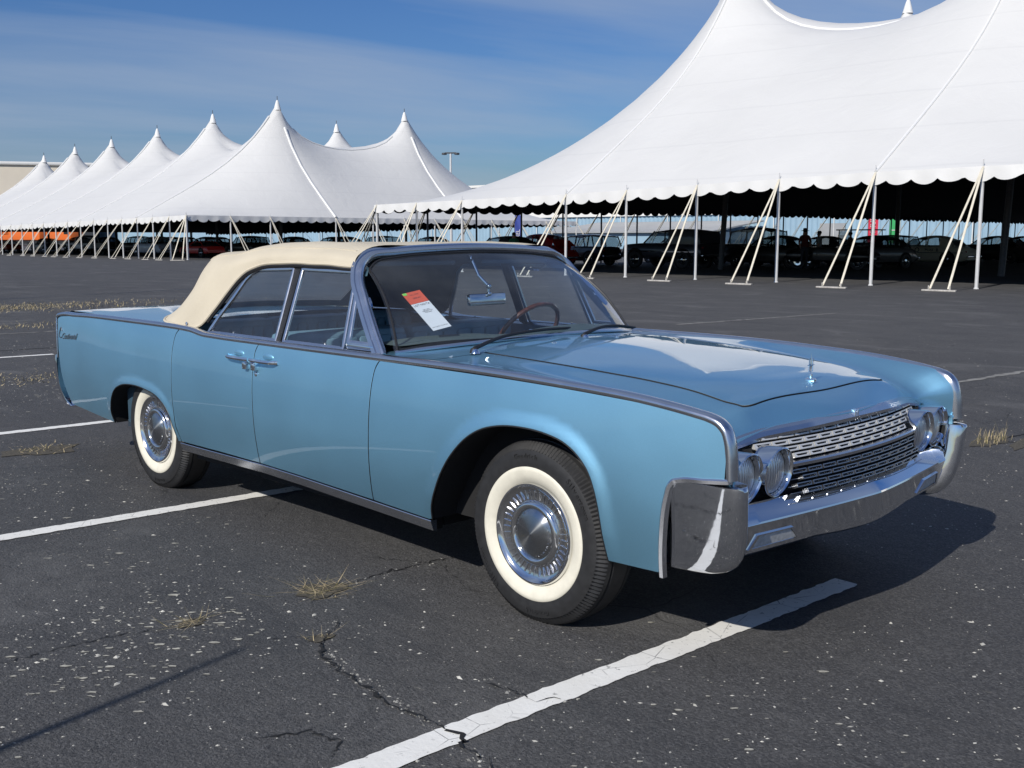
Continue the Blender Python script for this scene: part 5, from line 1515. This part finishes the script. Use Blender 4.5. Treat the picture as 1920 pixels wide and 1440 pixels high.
slab('card_sheet', -.5, .5, -.5, .20, 0, M_CARDWHITE, LC); hd = slab('card_header', -.5, .5, .205, .5, 0, M_CARDRED, LC)
slab('green_sticker', -.49, -.28, .44, .495, .0012, M_GREEN, LC)
def print_text(nm, txt, size, a, b, par, mat=M_INK):
    tv, tf = text_mesh(txt, size, 0.0)
    exn, eyn = ex.normalized(), ey.normalized(); o = ctr + ex * a + ey * b + nrm * .0010
    mb = MB(); mb.add([o + exn * p[0] + eyn * p[1] for p in tv], tf); return mb.build(nm, mat, par, None, fix=False)
print_text('lot_lettering', 'LOT NO/TA', .017, 0, .145, LC)
print_text('print_lines', 'SEE LOTS\nDESCRIPTION\nFOR SALE', .009, .02, -.02, LC)
print_text('print_footer', 'CONTINENTAL CONVERTIBLE', .0065, 0, -.43, LC)
print_text('header_print', 'FALL LOTS', .010, .05, .42, LC); print_text('header_print', 'DISPLAY', .012, .05, .33, LC)
# ================================================================== old cars in the shade of the tents
def flat(name, col, rough=.35, coat=.6): return simple(name, col, rough, coat=coat, vary=.06)
M_CARGLASS = glass_mat('car glass', (.55, .60, .62))
M_DARKRED = flat('maroon car paint', (.72, .035, .03)); M_BLACKP = flat('black car paint', (.008, .008, .009)); M_NAVY = flat('dark navy car paint', (.020, .024, .038))
M_CREAMP = flat('cream car paint', (.80, .77, .64)); M_SILVER = flat('silver car paint', (.45, .48, .52)); M_WHITEP = flat('white car paint', (.80, .80, .78)); M_ORANGE = flat('orange red car paint', (.42, .05, .015))
M_ORANGEP = flat('orange trailer paint', (.80, .17, .03), .5, .2); M_GREYP = flat('grey car paint', (.10, .10, .105)); M_BLACKTOP = simple('black canvas', (.014, .014, .016), .9)
BG_WHEEL = {}
def bg_wheel(r, style):
    k = (round(r, 3), style)
    if k not in BG_WHEEL:
        t = mk(MB().lathe([(r*.60,-.07),(r*.70,-.095),(r*.92,-.09),(r,-.05),(r,.09),(r*.6,.09)], 22, 'y'), 'wheel', M_RUBBER)
        h = MB().lathe([(r*.61,-.075),(r*.58,-.088),(r*.50,-.06),(r*.30,-.055),(r*.26,-.085),(.001,-.092)], 22, 'y')
        if style == 'wire':
            h = MB().lathe([(r*.61,-.075),(r*.57,-.088),(r*.52,-.06)], 22, 'y').lathe([(r*.16,-.05),(r*.14,-.09),(.001,-.095)], 12, 'y')
            for q_ in range(10):
                a = 2*PI*q_/10; h.tube([(r*.12*math.cos(a), -.07, r*.12*math.sin(a)), (r*.55*math.cos(a), -.065, r*.55*math.sin(a))], .018, 4)
        BG_WHEEL[k] = (t, mk(h, 'hub', M_CHROME))
    return BG_WHEEL[k]
def bgcar(name, label, loc, rz, spec, group='old cars parked under the tents', cat='car'):
    root = thing(name, label, cat, (loc[0], loc[1], 0), group, rz)
    w = spec['w']; top = pl(*zip(*spec['top'])); bot = spec.get('bot', .24)
    x0, x1 = spec['top'][0][0], spec['top'][-1][0]; n = 34; v = []
    tp = spec.get('plan', .12); sec = 13
    for x in np.linspace(x0, x1, n):
        k = (x - x0) / (x1 - x0); e = 1 - tp * abs(2*k - 1) ** 4
        zt = float(top(x)); b = bot + .10 * max(0, abs(2*k - 1) - .86) / .14; h = zt - b; ww = w * e
        half = [(.80*ww, b), (.97*ww, b + .10*h), (ww, b + .42*h), (.985*ww, b + .72*h), (.94*ww, b + .92*h), (.80*ww, b + .985*h), (0, zt + spec.get('crown', .02))]
        P = [( -y, z) for y, z in half] + [(y, z) for y, z in half[-2::-1]]
        v += [(x, y, z) for y, z in P]
    f = grid_faces(n, sec, True); f.append(tuple(range(sec))); f.append(tuple((n-1)*sec + q_ for q_ in reversed(range(sec))))
    raw('body', v, f, spec['paint'], root, 50)
    # greenhouse: roof shell on pillars with see-through glass between
    rl = spec.get('roof')
    if rl:
        wr = spec.get('wr', w * .72); wb = w * .90; i0, i1 = spec.get('solid', (1, len(rl) - 2)); belt = float(rl[0][1])
        R = cr_spline([(x, 0, z) for x, z in rl[i0:i1 + 1]], 16) if i1 > i0 else None
        v = []
        for x, _, z in R:
            for t in np.linspace(-1, 1, 9): v.append((x, t * wr, z - .05 * abs(t) ** 3))
        V2 = [(x, y * .985, z - .05) for x, y, z in v]; k = len(v)
        ff = grid_faces(16, 9) + [tuple(q_ + k for q_ in q[::-1]) for q in grid_faces(16, 9)]
        for i in range(15): ff += [(i*9, (i+1)*9, k + (i+1)*9, k + i*9), (i*9 + 8, k + i*9 + 8, k + (i+1)*9 + 8, (i+1)*9 + 8)]
        ff += [(q_, q_ + 1, k + q_ + 1, k + q_) for q_ in range(8)] + [(135 + q_, k + 135 + q_, k + 136 + q_, 136 + q_) for q_ in range(8)]
        raw('roof', v + V2, ff, spec.get('roofpaint', spec['paint']), root, 50)
        rp = spec.get('roofpaint', spec['paint'])
        def yb_(z): return wr + (wb - wr) * max(0, min(1, (R[0][2] - z) / max(.05, R[0][2] - belt)))
        for s in (-1, 1):
            for seg in (rl[:i0 + 1], rl[i1:]):
                MB().tube([(x, s * yb_(z), z) for x, z in seg], spec.get('pil', .035), 6).build('pillar', rp, root)
            for xb in spec.get('bpil', []):
                zt = float(np.interp(xb, [p[0] for p in rl[::-1]], [p[1] for p in rl[::-1]])) if rl[0][0] > rl[-1][0] else float(np.interp(xb, [p[0] for p in rl], [p[1] for p in rl]))
                MB().tube([(xb, s * yb_(belt), belt - .02), (xb, s * wr * .99, zt - .04)], .04, 6).build('pillar', rp, root)
            for (xa, xb) in spec.get('quarter', []):   # solid side panels
                xs_ = np.linspace(xa, xb, 8); Rl = sorted(rl); v = []
                for x in xs_:
                    zt = float(np.interp(x, [p[0] for p in Rl], [p[1] for p in Rl])); v += [(x, s * wb * .99, float(top(x)) - .05), (x, s * (yb_((zt + belt) / 2) + .012), (zt + belt) / 2), (x, s * (yb_(zt) + .004), zt - .03)]
                raw('quarter_panel', v, grid_faces(8, 3), rp, root, 180)
            Rl = sorted(rl); xs_ = np.linspace(rl[-1][0] * .98, rl[0][0] * .98, 12); v = []
            for x in xs_:
                zt = float(np.interp(x, [p[0] for p in Rl], [p[1] for p in Rl])); v += [(x, s * wb * .97, belt - .02), (x, s * yb_(zt) * .97, zt - .02)]
            raw('side_glass', v, grid_faces(12, 2), M_CARGLASS, root, None)
        for seg, nm in ((rl[:i0 + 1], 'windscreen'), (rl[i1:], 'rear_glass')):
            v = []
            for x, z in seg: v += [(x, -yb_(z) * .96, z), (x, yb_(z) * .96, z)]
            if spec.get('closed_rear') and nm == 'rear_glass': raw('rear_roof', v, grid_faces(len(seg), 2), rp, root, 60)
            else: raw(nm, v, grid_faces(len(seg), 2), M_CARGLASS, root, None)
    for x, r, st in spec['wheels']:
        for s in (-1, 1):
            t, h = bg_wheel(r, st); M = Matrix.Translation((x, s * (w - .07), r)) @ Matrix.Rotation(0 if s < 0 else PI, 4, 'Z')
            o = bpy.data.objects.new('wheel', t); COL.objects.link(o); o.parent = root; o.matrix_local = M
            q_ = bpy.data.objects.new('hub', h); COL.objects.link(q_); q_.parent = o
            mb = MB(); mb.lathe([(r*1.20, 0), (.001, 0)], 20, 'y', (x, s * (w + .004), r*1.06)); mb.v = [p for p in mb.v]
            if spec.get('arch', True): mb.build('wheel_arch', M_BLACK, root, None)
            if spec.get('lip'):
                MB().tube([(x + r*1.22*math.cos(a), s*(w + .012), r*1.06 + r*1.22*math.sin(a)) for a in np.linspace(.15, PI - .15, 14)], .022, 5).build('arch_trim', M_CHROME, root)
    for (x, z, y, rx, rz_, ry) in spec.get('bulges', []):
        for s in (-1, 1): MB().ellipsoid((x, s*y, z), (rx, ry, rz_), 18, 11).build('fender', spec['paint'], root, 180)
    for xe, ze in spec.get('bumpers', []):
        MB().box((xe - .06, -w*.95, ze - .06), (xe + .06, w*.95, ze + .06), bev=.03).build('bumper', M_CHROME, root)
    for xe, ze in spec.get('lamps', []):
        for s in (-1, 1): MB().ellipsoid((xe, s*w*.78, ze), (.04, .06, .06), 8, 6).build('tail_lamp', M_RED, root)
    if spec.get('stripe'): 
        for s in (-1, 1): MB().box((x0*.93, s*(w+.004) - .008, spec['stripe'] - .015), (x1*.93, s*(w+.004) + .008, spec['stripe'] + .015)).build('side_trim', M_CHROME, root)
    return root
COUPE40 = dict(w=.86, paint=M_DARKRED, top=[(-2.35,.50),(-2.2,.72),(-1.7,.98),(-1.2,1.10),(.6,1.10),(1.5,1.08),(2.1,.95),(2.35,.55)], bot=.30,
   roof=[(.75,1.10),(.35,1.48),(-.05,1.66),(-.6,1.69),(-1.15,1.60),(-1.65,1.36),(-2.0,1.04)], solid=(1,5), wr=.60, bpil=[-.35], quarter=[(-1.75,-.75)], closed_rear=True,
   wheels=[(-1.45,.36,'cap'),(1.55,.36,'cap')], bulges=[(-1.5,.58,.80,.72,.36,.20),(1.55,.62,.80,.78,.34,.22)], arch=False, bumpers=[(-2.45,.48),(2.45,.48)], lamps=[(-2.1,.82)])
CONV50 = dict(w=.92, paint=M_BLACKP, top=[(-2.6,.62),(-2.4,.92),(-1.2,1.02),(.7,1.02),(2.2,.95),(2.55,.6)], roof=[(.75,1.02),(.25,1.48),(-.3,1.56),(-1.0,1.54),(-1.6,1.30),(-1.85,1.02)], solid=(1,4), roofpaint=M_BLACKTOP, quarter=[(-1.85,-.55)], closed_rear=True, wheels=[(-1.55,.35,'cap'),(1.55,.35,'cap')], bumpers=[(-2.65,.5),(2.6,.5)], lamps=[(-2.55,.75)])
WAGON = dict(w=.88, paint=M_BLACKP, top=[(-2.35,.75),(-2.3,1.0),(.8,1.02),(2.2,.95),(2.4,.6)], roof=[(.95,1.02),(.55,1.55),(.0,1.64),(-1.6,1.64),(-2.15,1.58),(-2.3,1.02)], solid=(1,4), bpil=[-.3,-1.2,.35], wheels=[(-1.4,.36,'cap'),(1.5,.36,'cap')], bumpers=[(-2.42,.5)], lamps=[(-2.33,.8)])
SUV = dict(w=.98, paint=M_NAVY, top=[(-2.5,.9),(-2.45,1.20),(.85,1.22),(2.3,1.14),(2.45,.75)], bot=.48, plan=.05, roof=[(1.0,1.22),(.35,1.80),(.0,1.86),(-1.9,1.86),(-2.3,1.80),(-2.45,1.22)], solid=(1,4), quarter=[(-2.4,-.5)], bpil=[-.3], closed_rear=True, wr=.84, wheels=[(-1.45,.42,'wire'),(1.5,.42,'wire')], lip=True, stripe=.80, bumpers=[(-2.58,.62),(2.52,.62)], lamps=[(-2.5,1.0)])
JEEP = dict(w=.88, paint=M_BLACKP, top=[(-2.0,.8),(-1.98,1.12),(.6,1.15),(1.9,1.10),(2.0,.7)], bot=.5, plan=.05, roof=[(.8,1.15),(.55,1.85),(.3,1.92),(-1.7,1.92),(-1.9,1.86),(-1.98,1.15)], solid=(1,4), bpil=[-.4,-1.2], wr=.78, wheels=[(-1.2,.40,'cap'),(1.25,.40,'cap')])
SEDAN49 = dict(w=.90, paint=M_BLACKP, top=[(-2.5,.6),(-2.3,.92),(-1.4,1.06),(.7,1.08),(2.1,1.0),(2.45,.6)], roof=[(.85,1.07),(.4,1.45),(-.1,1.58),(-.8,1.58),(-1.4,1.40),(-1.9,1.0)], solid=(1,4), bpil=[-.35], quarter=[(-1.75,-1.15)], wheels=[(-1.5,.35,'cap'),(1.5,.35,'cap')], bumpers=[(-2.55,.5),(2.5,.5)], lamps=[(-2.4,.75)])
RACE = dict(SEDAN49, paint=M_CREAMP, quarter=[(-1.75,-1.0)], roof=[(.95,1.06),(.45,1.44),(-.1,1.58),(-.85,1.58),(-1.45,1.38),(-1.85,1.02)], stripe=.70, bumpers=[(-2.55,.5)])
ROD = dict(w=.70, paint=M_BLACKP, top=[(-1.9,.5),(-1.7,.86),(-.7,1.05),(.35,1.02),(.5,.98),(1.9,.90),(1.95,.6)], bot=.38, wheels=[(-1.35,.40,'cap'),(1.5,.36,'wire')], arch=False, bulges=[(1.5,.62,.74,.58,.26,.16),(-1.35,.66,.74,.62,.30,.16)])
TWOTONE = dict(SEDAN49, paint=M_BLACKP, roofpaint=M_BLACKP)
PICK = dict(w=.92, paint=M_WHITEP, top=[(-2.4,.75),(-2.35,1.02),(.3,1.04),(.9,1.08),(2.3,1.0),(2.4,.6)], bot=.45, roof=[(1.0,1.08),(.65,1.62),(.3,1.72),(-.4,1.72),(-.6,1.06)], solid=(1,3), wheels=[(-1.5,.38,'cap'),(1.5,.38,'cap')], wr=.70, bumpers=[(2.5,.6)])
ROADSTER = dict(w=.78, paint=M_GREYP, top=[(-1.9,.6),(-1.6,.92),(-.5,.98),(.4,.98),(1.7,.92),(1.95,.6)], bot=.3, wheels=[(-1.3,.36,'wire'),(1.35,.36,'wire')], bulges=[(1.35,.55,.76,.55,.26,.14)], arch=False, roof=[(.5,.98),(.25,1.36),(.1,1.42),(-.9,1.42),(-1.3,1.05)], solid=(1,3), roofpaint=M_BLACKTOP)
SPORTS = dict(w=.86, paint=M_DARKRED, top=[(-2.3,.55),(-2.2,.82),(-.8,.86),(.6,.86),(2.2,.72),(2.35,.5)], roof=[(.7,.86),(.1,1.20),(-.4,1.26),(-.9,1.22),(-1.6,.86)], solid=(1,3), wheels=[(-1.35,.33,'wire'),(1.45,.33,'wire')])
ROW = (('convertible_car', 'black convertible with its cloth top up, leftmost car behind the blue car', (-36.6,34.4), CONV50, PI - .10),
       ('coupe_car', 'dark red rounded nineteen forties coupe with oval rear window between two tent straps', (-36.6,36.8), COUPE40, PI + .05),
       ('wagon_car', 'black station wagon with tall side windows right of the dark red coupe', (-37.0,40.7), WAGON, PI),
       ('utility_car', 'dark navy two-door off-roader with chrome wheels and thin bright side trim', (-30.2,39.9), SUV, PI),
       ('jeep_car', 'black tall open-sided four-by-four behind the rear of the navy off-roader', (-30.4,47.2), JEEP, PI),
       ('sedan_car', 'black rounded sedan beside the standing people under the right tent', (-26.6,43.6), SEDAN49, PI + .04),
       ('hot_rod', 'black hot rod with exposed front fender and shiny wheel beside the people', (-22.6,42.2), ROD, .15),
       ('race_sedan', 'black stock car with a pale front fender right behind a white tent pole', (-22.3,45.4), TWOTONE, -PI/2 - .25),
       ('race_car', 'cream stock car numbered 24 with sponsor lettering on its side', (-22.9,53.0), RACE, PI),
       ('sedan_car', 'black sedan at the right edge behind the cream numbered stock car', (-22.9,61.5), SEDAN49, PI),
       ('sports_car', 'low dark red sports car parked behind the corner pole of the left tent', (-75.5,38.7), SPORTS, PI),
       ('silver_car', 'silver rounded coupe left of the dark red sports car', (-82.2,38.0), dict(SEDAN49, paint=M_SILVER), PI),
       ('pickup_truck', 'pale white pickup truck with an upright cab under the left tent', (-97.3,38.8), PICK, PI),
       ('roadster', 'grey open roadster with wire wheels right of the orange car', (-105.2,38.0), ROADSTER, PI),
       ('sports_car', 'bright orange red sports car at the left picture edge', (-116.0,38.0), dict(SPORTS, paint=M_ORANGE), PI))
PLACED = {}
for nm, lb, (x, y), sp, rz in ROW: PLACED[lb] = bgcar(nm, lb, (x, y), rz, sp)
cpe = PLACED['dark red rounded nineteen forties coupe with oval rear window between two tent straps']
for s in (-1, 1): MB().ellipsoid((-1.50, s*.20, 1.47), (.07, .15, .085), 14, 9).build('rear_window', simple('rear glass see-through tone', (.42, .47, .50), .2), cpe, 180)  # pale colour stands in for daylight seen through the solid glass
race = PLACED['cream stock car numbered 24 with sponsor lettering on its side']
def side_text(root, txt, size, x, z, y, mat):
    tv, tf = text_mesh(txt, size, .002)
    mb = MB(); mb.add([(x - p[0], y + .006 + p[2], z + p[1]) for p in tv], tf); mb.build('lettering', mat, root, None, fix=False)
for tx, sz, x, z in (('24', .40, .95, .82), ('Q', .34, .15, .84), ('Mobil', .20, -.50, .84), ('B', .22, -.95, .84), ('E', .22, -1.55, .80)): side_text(race, tx, sz, x, z, .893, M_BLACKP)
ts = PLACED['black stock car with a pale front fender right behind a white tent pole']
for s in (-1, 1): raw('pale_fender', [(x, s*(.912 + .01*math.sin(3*x)), z) for x in np.linspace(.95, 2.35, 8) for z in (.34, .62, .86 - .10*max(0, x - 1.9))], grid_faces(8, 3), M_WHITEP, ts, 180)
# dark filler rows deeper in the shade: more of the same kinds of car
kinds_ = [p for p in PLACED.values()]
sed = PLACED['black rounded sedan beside the standing people under the right tent']; wag = PLACED['black station wagon with tall side windows right of the dark red coupe']
far = []
for y in (46.5, 56.0):
    for k, x in enumerate(np.arange(-69, -122, -7.2)):
        far.append((sed if (k + int(y)) % 3 else wag, x + (y % 5), y))
for i, (src, x, y) in enumerate(far):
    dup(src, (x, y, 0), PI, 'black old car parked deep in the shade of the far white tent', 'dark cars deep inside the left tent')
for i, (src, x, y) in enumerate(((sed, -30.5, 55), (wag, -31, 64), (sed, -36.5, 49), (sed, -24.5, 70), (wag, -17.2, 64))):
    dup(src, (x, y, 0), PI, 'black old car parked far back in the shade of the right tent', 'dark cars deep inside the right tent')
# golf cart
GC = thing('golf_cart', 'dark golf cart with a flat roof on thin posts under the right tent', 'golf cart', (-24.6, 48.6, 0), None, PI)
MB().box((-1.2, -.6, .3), (1.2, .6, .85), bev=.12).build('body', M_BLACKP, GC); MB().box((-1.15, -.68, 1.86), (.95, .68, 1.92), bev=.02).build('roof', M_BLACKP, GC)
for x in (-1.05, .85):
    for s in (-1, 1): MB().tube([(x, s*.6, .8), (x*.93, s*.6, 1.88)], .025, 6).build('roof_post', M_CPOLE, GC)
MB().box((.80, -.58, .95), (.82, .58, 1.84)).build('windscreen', M_CARGLASS, GC, None); MB().box((-.6, -.55, .8), (.1, .55, 1.25), bev=.08).build('seat', M_LEATHER_D, GC)
for x in (-.8, .85):
    for s in (-1, 1):
        t, h = bg_wheel(.26, 'cap'); o = bpy.data.objects.new('wheel', t); COL.objects.link(o); o.parent = GC; o.matrix_local = Matrix.Translation((x, s*.55, .26)) @ Matrix.Rotation(0 if s < 0 else PI, 4, 'Z')
# trailers beyond the left tent
for (x, y, L, lb, wd) in ((-226, 79, 30, 'long orange show trailer with white lettering seen under the left tent', 'rwheels.com'), (-202, 79, 11.5, 'shorter orange trailer with a dark window right of the lettered one', '')):
    t = thing('trailer', lb, 'trailer', (x, y, 0))
    MB().box((-L/2, -1.3, 1.1), (L/2, 1.3, 4.0), bev=.12).build('box_body', M_ORANGEP, t); MB().box((-L/2 + .5, -1.1, .6), (L/2 - .5, 1.1, 1.1)).build('chassis', M_BLACK, t, None)
    for q_ in (-.30, -.22, .3):
        tt, h = bg_wheel(.5, 'cap'); o = bpy.data.objects.new('wheel', tt); COL.objects.link(o); o.parent = t; o.matrix_local = Matrix.Translation((q_ * L, -1.15, .5))
    if wd:
        tv, tf = text_mesh(wd, 1.5, .01); mb = MB(); mb.add([(p[0] - 5, -1.31, p[1] + 2.6) for p in tv], tf); mb.build('lettering', M_STRAPW, t, None, fix=False)
    else: MB().box((L*.25, -1.33, 2.2), (L*.42, -1.29, 3.2)).build('window', M_BLACKP, t, None)
flag('feather_flag', 'blue feather flag with white lettering behind the black convertible', -45.5, 44.0, 2.9, .45, (.05, .08, .34), 'REL', .8)
flag('feather_flag', 'red feather flag with white lettering behind the golf cart', -41.3, 82.1, 3.5, .8, (.62, .03, .07), 'RUNNUM', .6)
flag('feather_flag', 'green feather flag beyond the dark tent mast right of the red flag', -41.3, 86.0, 3.6, .85, (.05, .42, .14), 'I', .6)

# ---- people standing among the cars
M_SKIN = simple('skin', (.36, .20, .14), .6); M_JEANS = simple('dark trousers', (.03, .035, .05), .9); M_HAT = simple('dark hat felt', (.02, .02, .02), .9)
def person(label, loc, rz, shirt, hat=None, h=1.76, arms=((.10, .06), (-.06, .05))):
    k = h / 1.76
    J = {'pelvis': (0,0,.95,.145), 'waist': (0,0,1.10,.135), 'chest': (0,.0,1.32,.165), 'shoulder': (0,0,1.44,.11), 'neck': (0,0,1.52,.055), 'head': (.015,0,1.63,.095), 'crown': (.01,0,1.72,.075)}
    E = [('pelvis','waist'),('waist','chest'),('chest','shoulder'),('shoulder','neck'),('neck','head'),('head','crown')]
    for i, s in enumerate((-1, 1)):
        q_ = 'lr'[i]; ax_, ay_ = arms[i]
        J.update({q_+'sh': (0, s*.20, 1.43, .065), q_+'el': (-.02, s*.27, 1.15, .048), q_+'wr': (ax_, s*(.25 - ay_), .92, .034), q_+'ha': (ax_ + .03, s*(.25 - ay_), .83, .036),
                  q_+'hip': (0, s*.095, .90, .095), q_+'kn': (.02, s*.11, .50, .062), q_+'an': (0, s*.12, .09, .045), q_+'to': (.15, s*.14, .035, .038)})
        E += [('shoulder', q_+'sh'), (q_+'sh', q_+'el'), (q_+'el', q_+'wr'), (q_+'wr', q_+'ha'), ('pelvis', q_+'hip'), (q_+'hip', q_+'kn'), (q_+'kn', q_+'an'), (q_+'an', q_+'to')]
    names = list(J); me = bpy.data.meshes.new('person')
    me.from_pydata([tuple(c * k for c in J[n_][:3]) for n_ in names], [(names.index(a), names.index(b)) for a, b in E], [])
    o = bpy.data.objects.new('person', me); COL.objects.link(o)
    sk = o.modifiers.new('skin', 'SKIN'); sub = o.modifiers.new('sub', 'SUBSURF'); sub.levels = 1; sub.render_levels = 1
    for i, n_ in enumerate(names):
        r = J[n_][3] * k; me.skin_vertices[0].data[i].radius = (r, r); me.skin_vertices[0].data[i].use_root = (n_ == 'pelvis')
    dg = bpy.context.evaluated_depsgraph_get(); m2 = bpy.data.meshes.new_from_object(o.evaluated_get(dg)); bpy.data.objects.remove(o); bpy.data.meshes.remove(me)
    m2.polygons.foreach_set('use_smooth', [True] * len(m2.polygons))
    for mm in (shirt, M_SKIN, M_JEANS): m2.materials.append(mm)
    for p in m2.polygons:
        z = p.center.z / k; y = abs(p.center.y) / k
        p.material_index = 2 if z < .98 and y < .23 else (1 if z > 1.50 or (y > .21 and z < 1.20) else 0)
    r = bpy.data.objects.new('person', m2); COL.objects.link(r); r.location = (loc[0], loc[1], 0); r.rotation_euler = (0, 0, rz)
    tag(r, label, 'person')
    MB().ellipsoid((.0, 0, 1.69*k), (.108*k, .098*k, .095*k), 12, 8).build('hair', M_HAT, r, 180)
    MB().ellipsoid((.108*k, 0, 1.62*k), (.018*k, .014*k, .02*k), 8, 5).build('nose', M_SKIN, r, 180)
    if hat == 'brim': MB().lathe([(.001,.16),(.09,.15),(.11,.05),(.19,.035),(.20,.02),(.10,.02)], 18, 'z', (0, 0, 1.66*k)).build('hat', M_HAT, r, 40)
    elif hat == 'cap': MB().lathe([(.001,.10),(.08,.08),(.108,.0)], 16, 'z', (0, 0, 1.68*k)).box((.06, -.07, 1.68*k), (.21, .07, 1.69*k)).build('cap', M_HAT, r, 40)
    return r
S_RED = simple('dark red shirt', (.10, .012, .015), .9); S_GREY = simple('light grey shirt', (.26, .26, .27), .9); S_GREEN = simple('green shirt', (.03, .16, .08), .9); S_BROWN = simple('brown shirt', (.14, .08, .06), .9)
person('person in a dark red shirt and brimmed hat beside the black sedan', (-23.3, 41.0), PI - .6, S_RED, 'brim', 1.88)
person('person in a light grey shirt right of the one with the hat', (-23.7, 43.0), PI + .3, S_GREY, 'cap', 1.80)
person('person in a brown shirt standing near the golf cart', (-23.9, 46.4), PI + .9, S_BROWN, 'cap', 1.76)
person('person in a green shirt before the black convertible, seen from behind', (-33.0, 31.6), PI - .3, S_GREEN, None, 1.72)
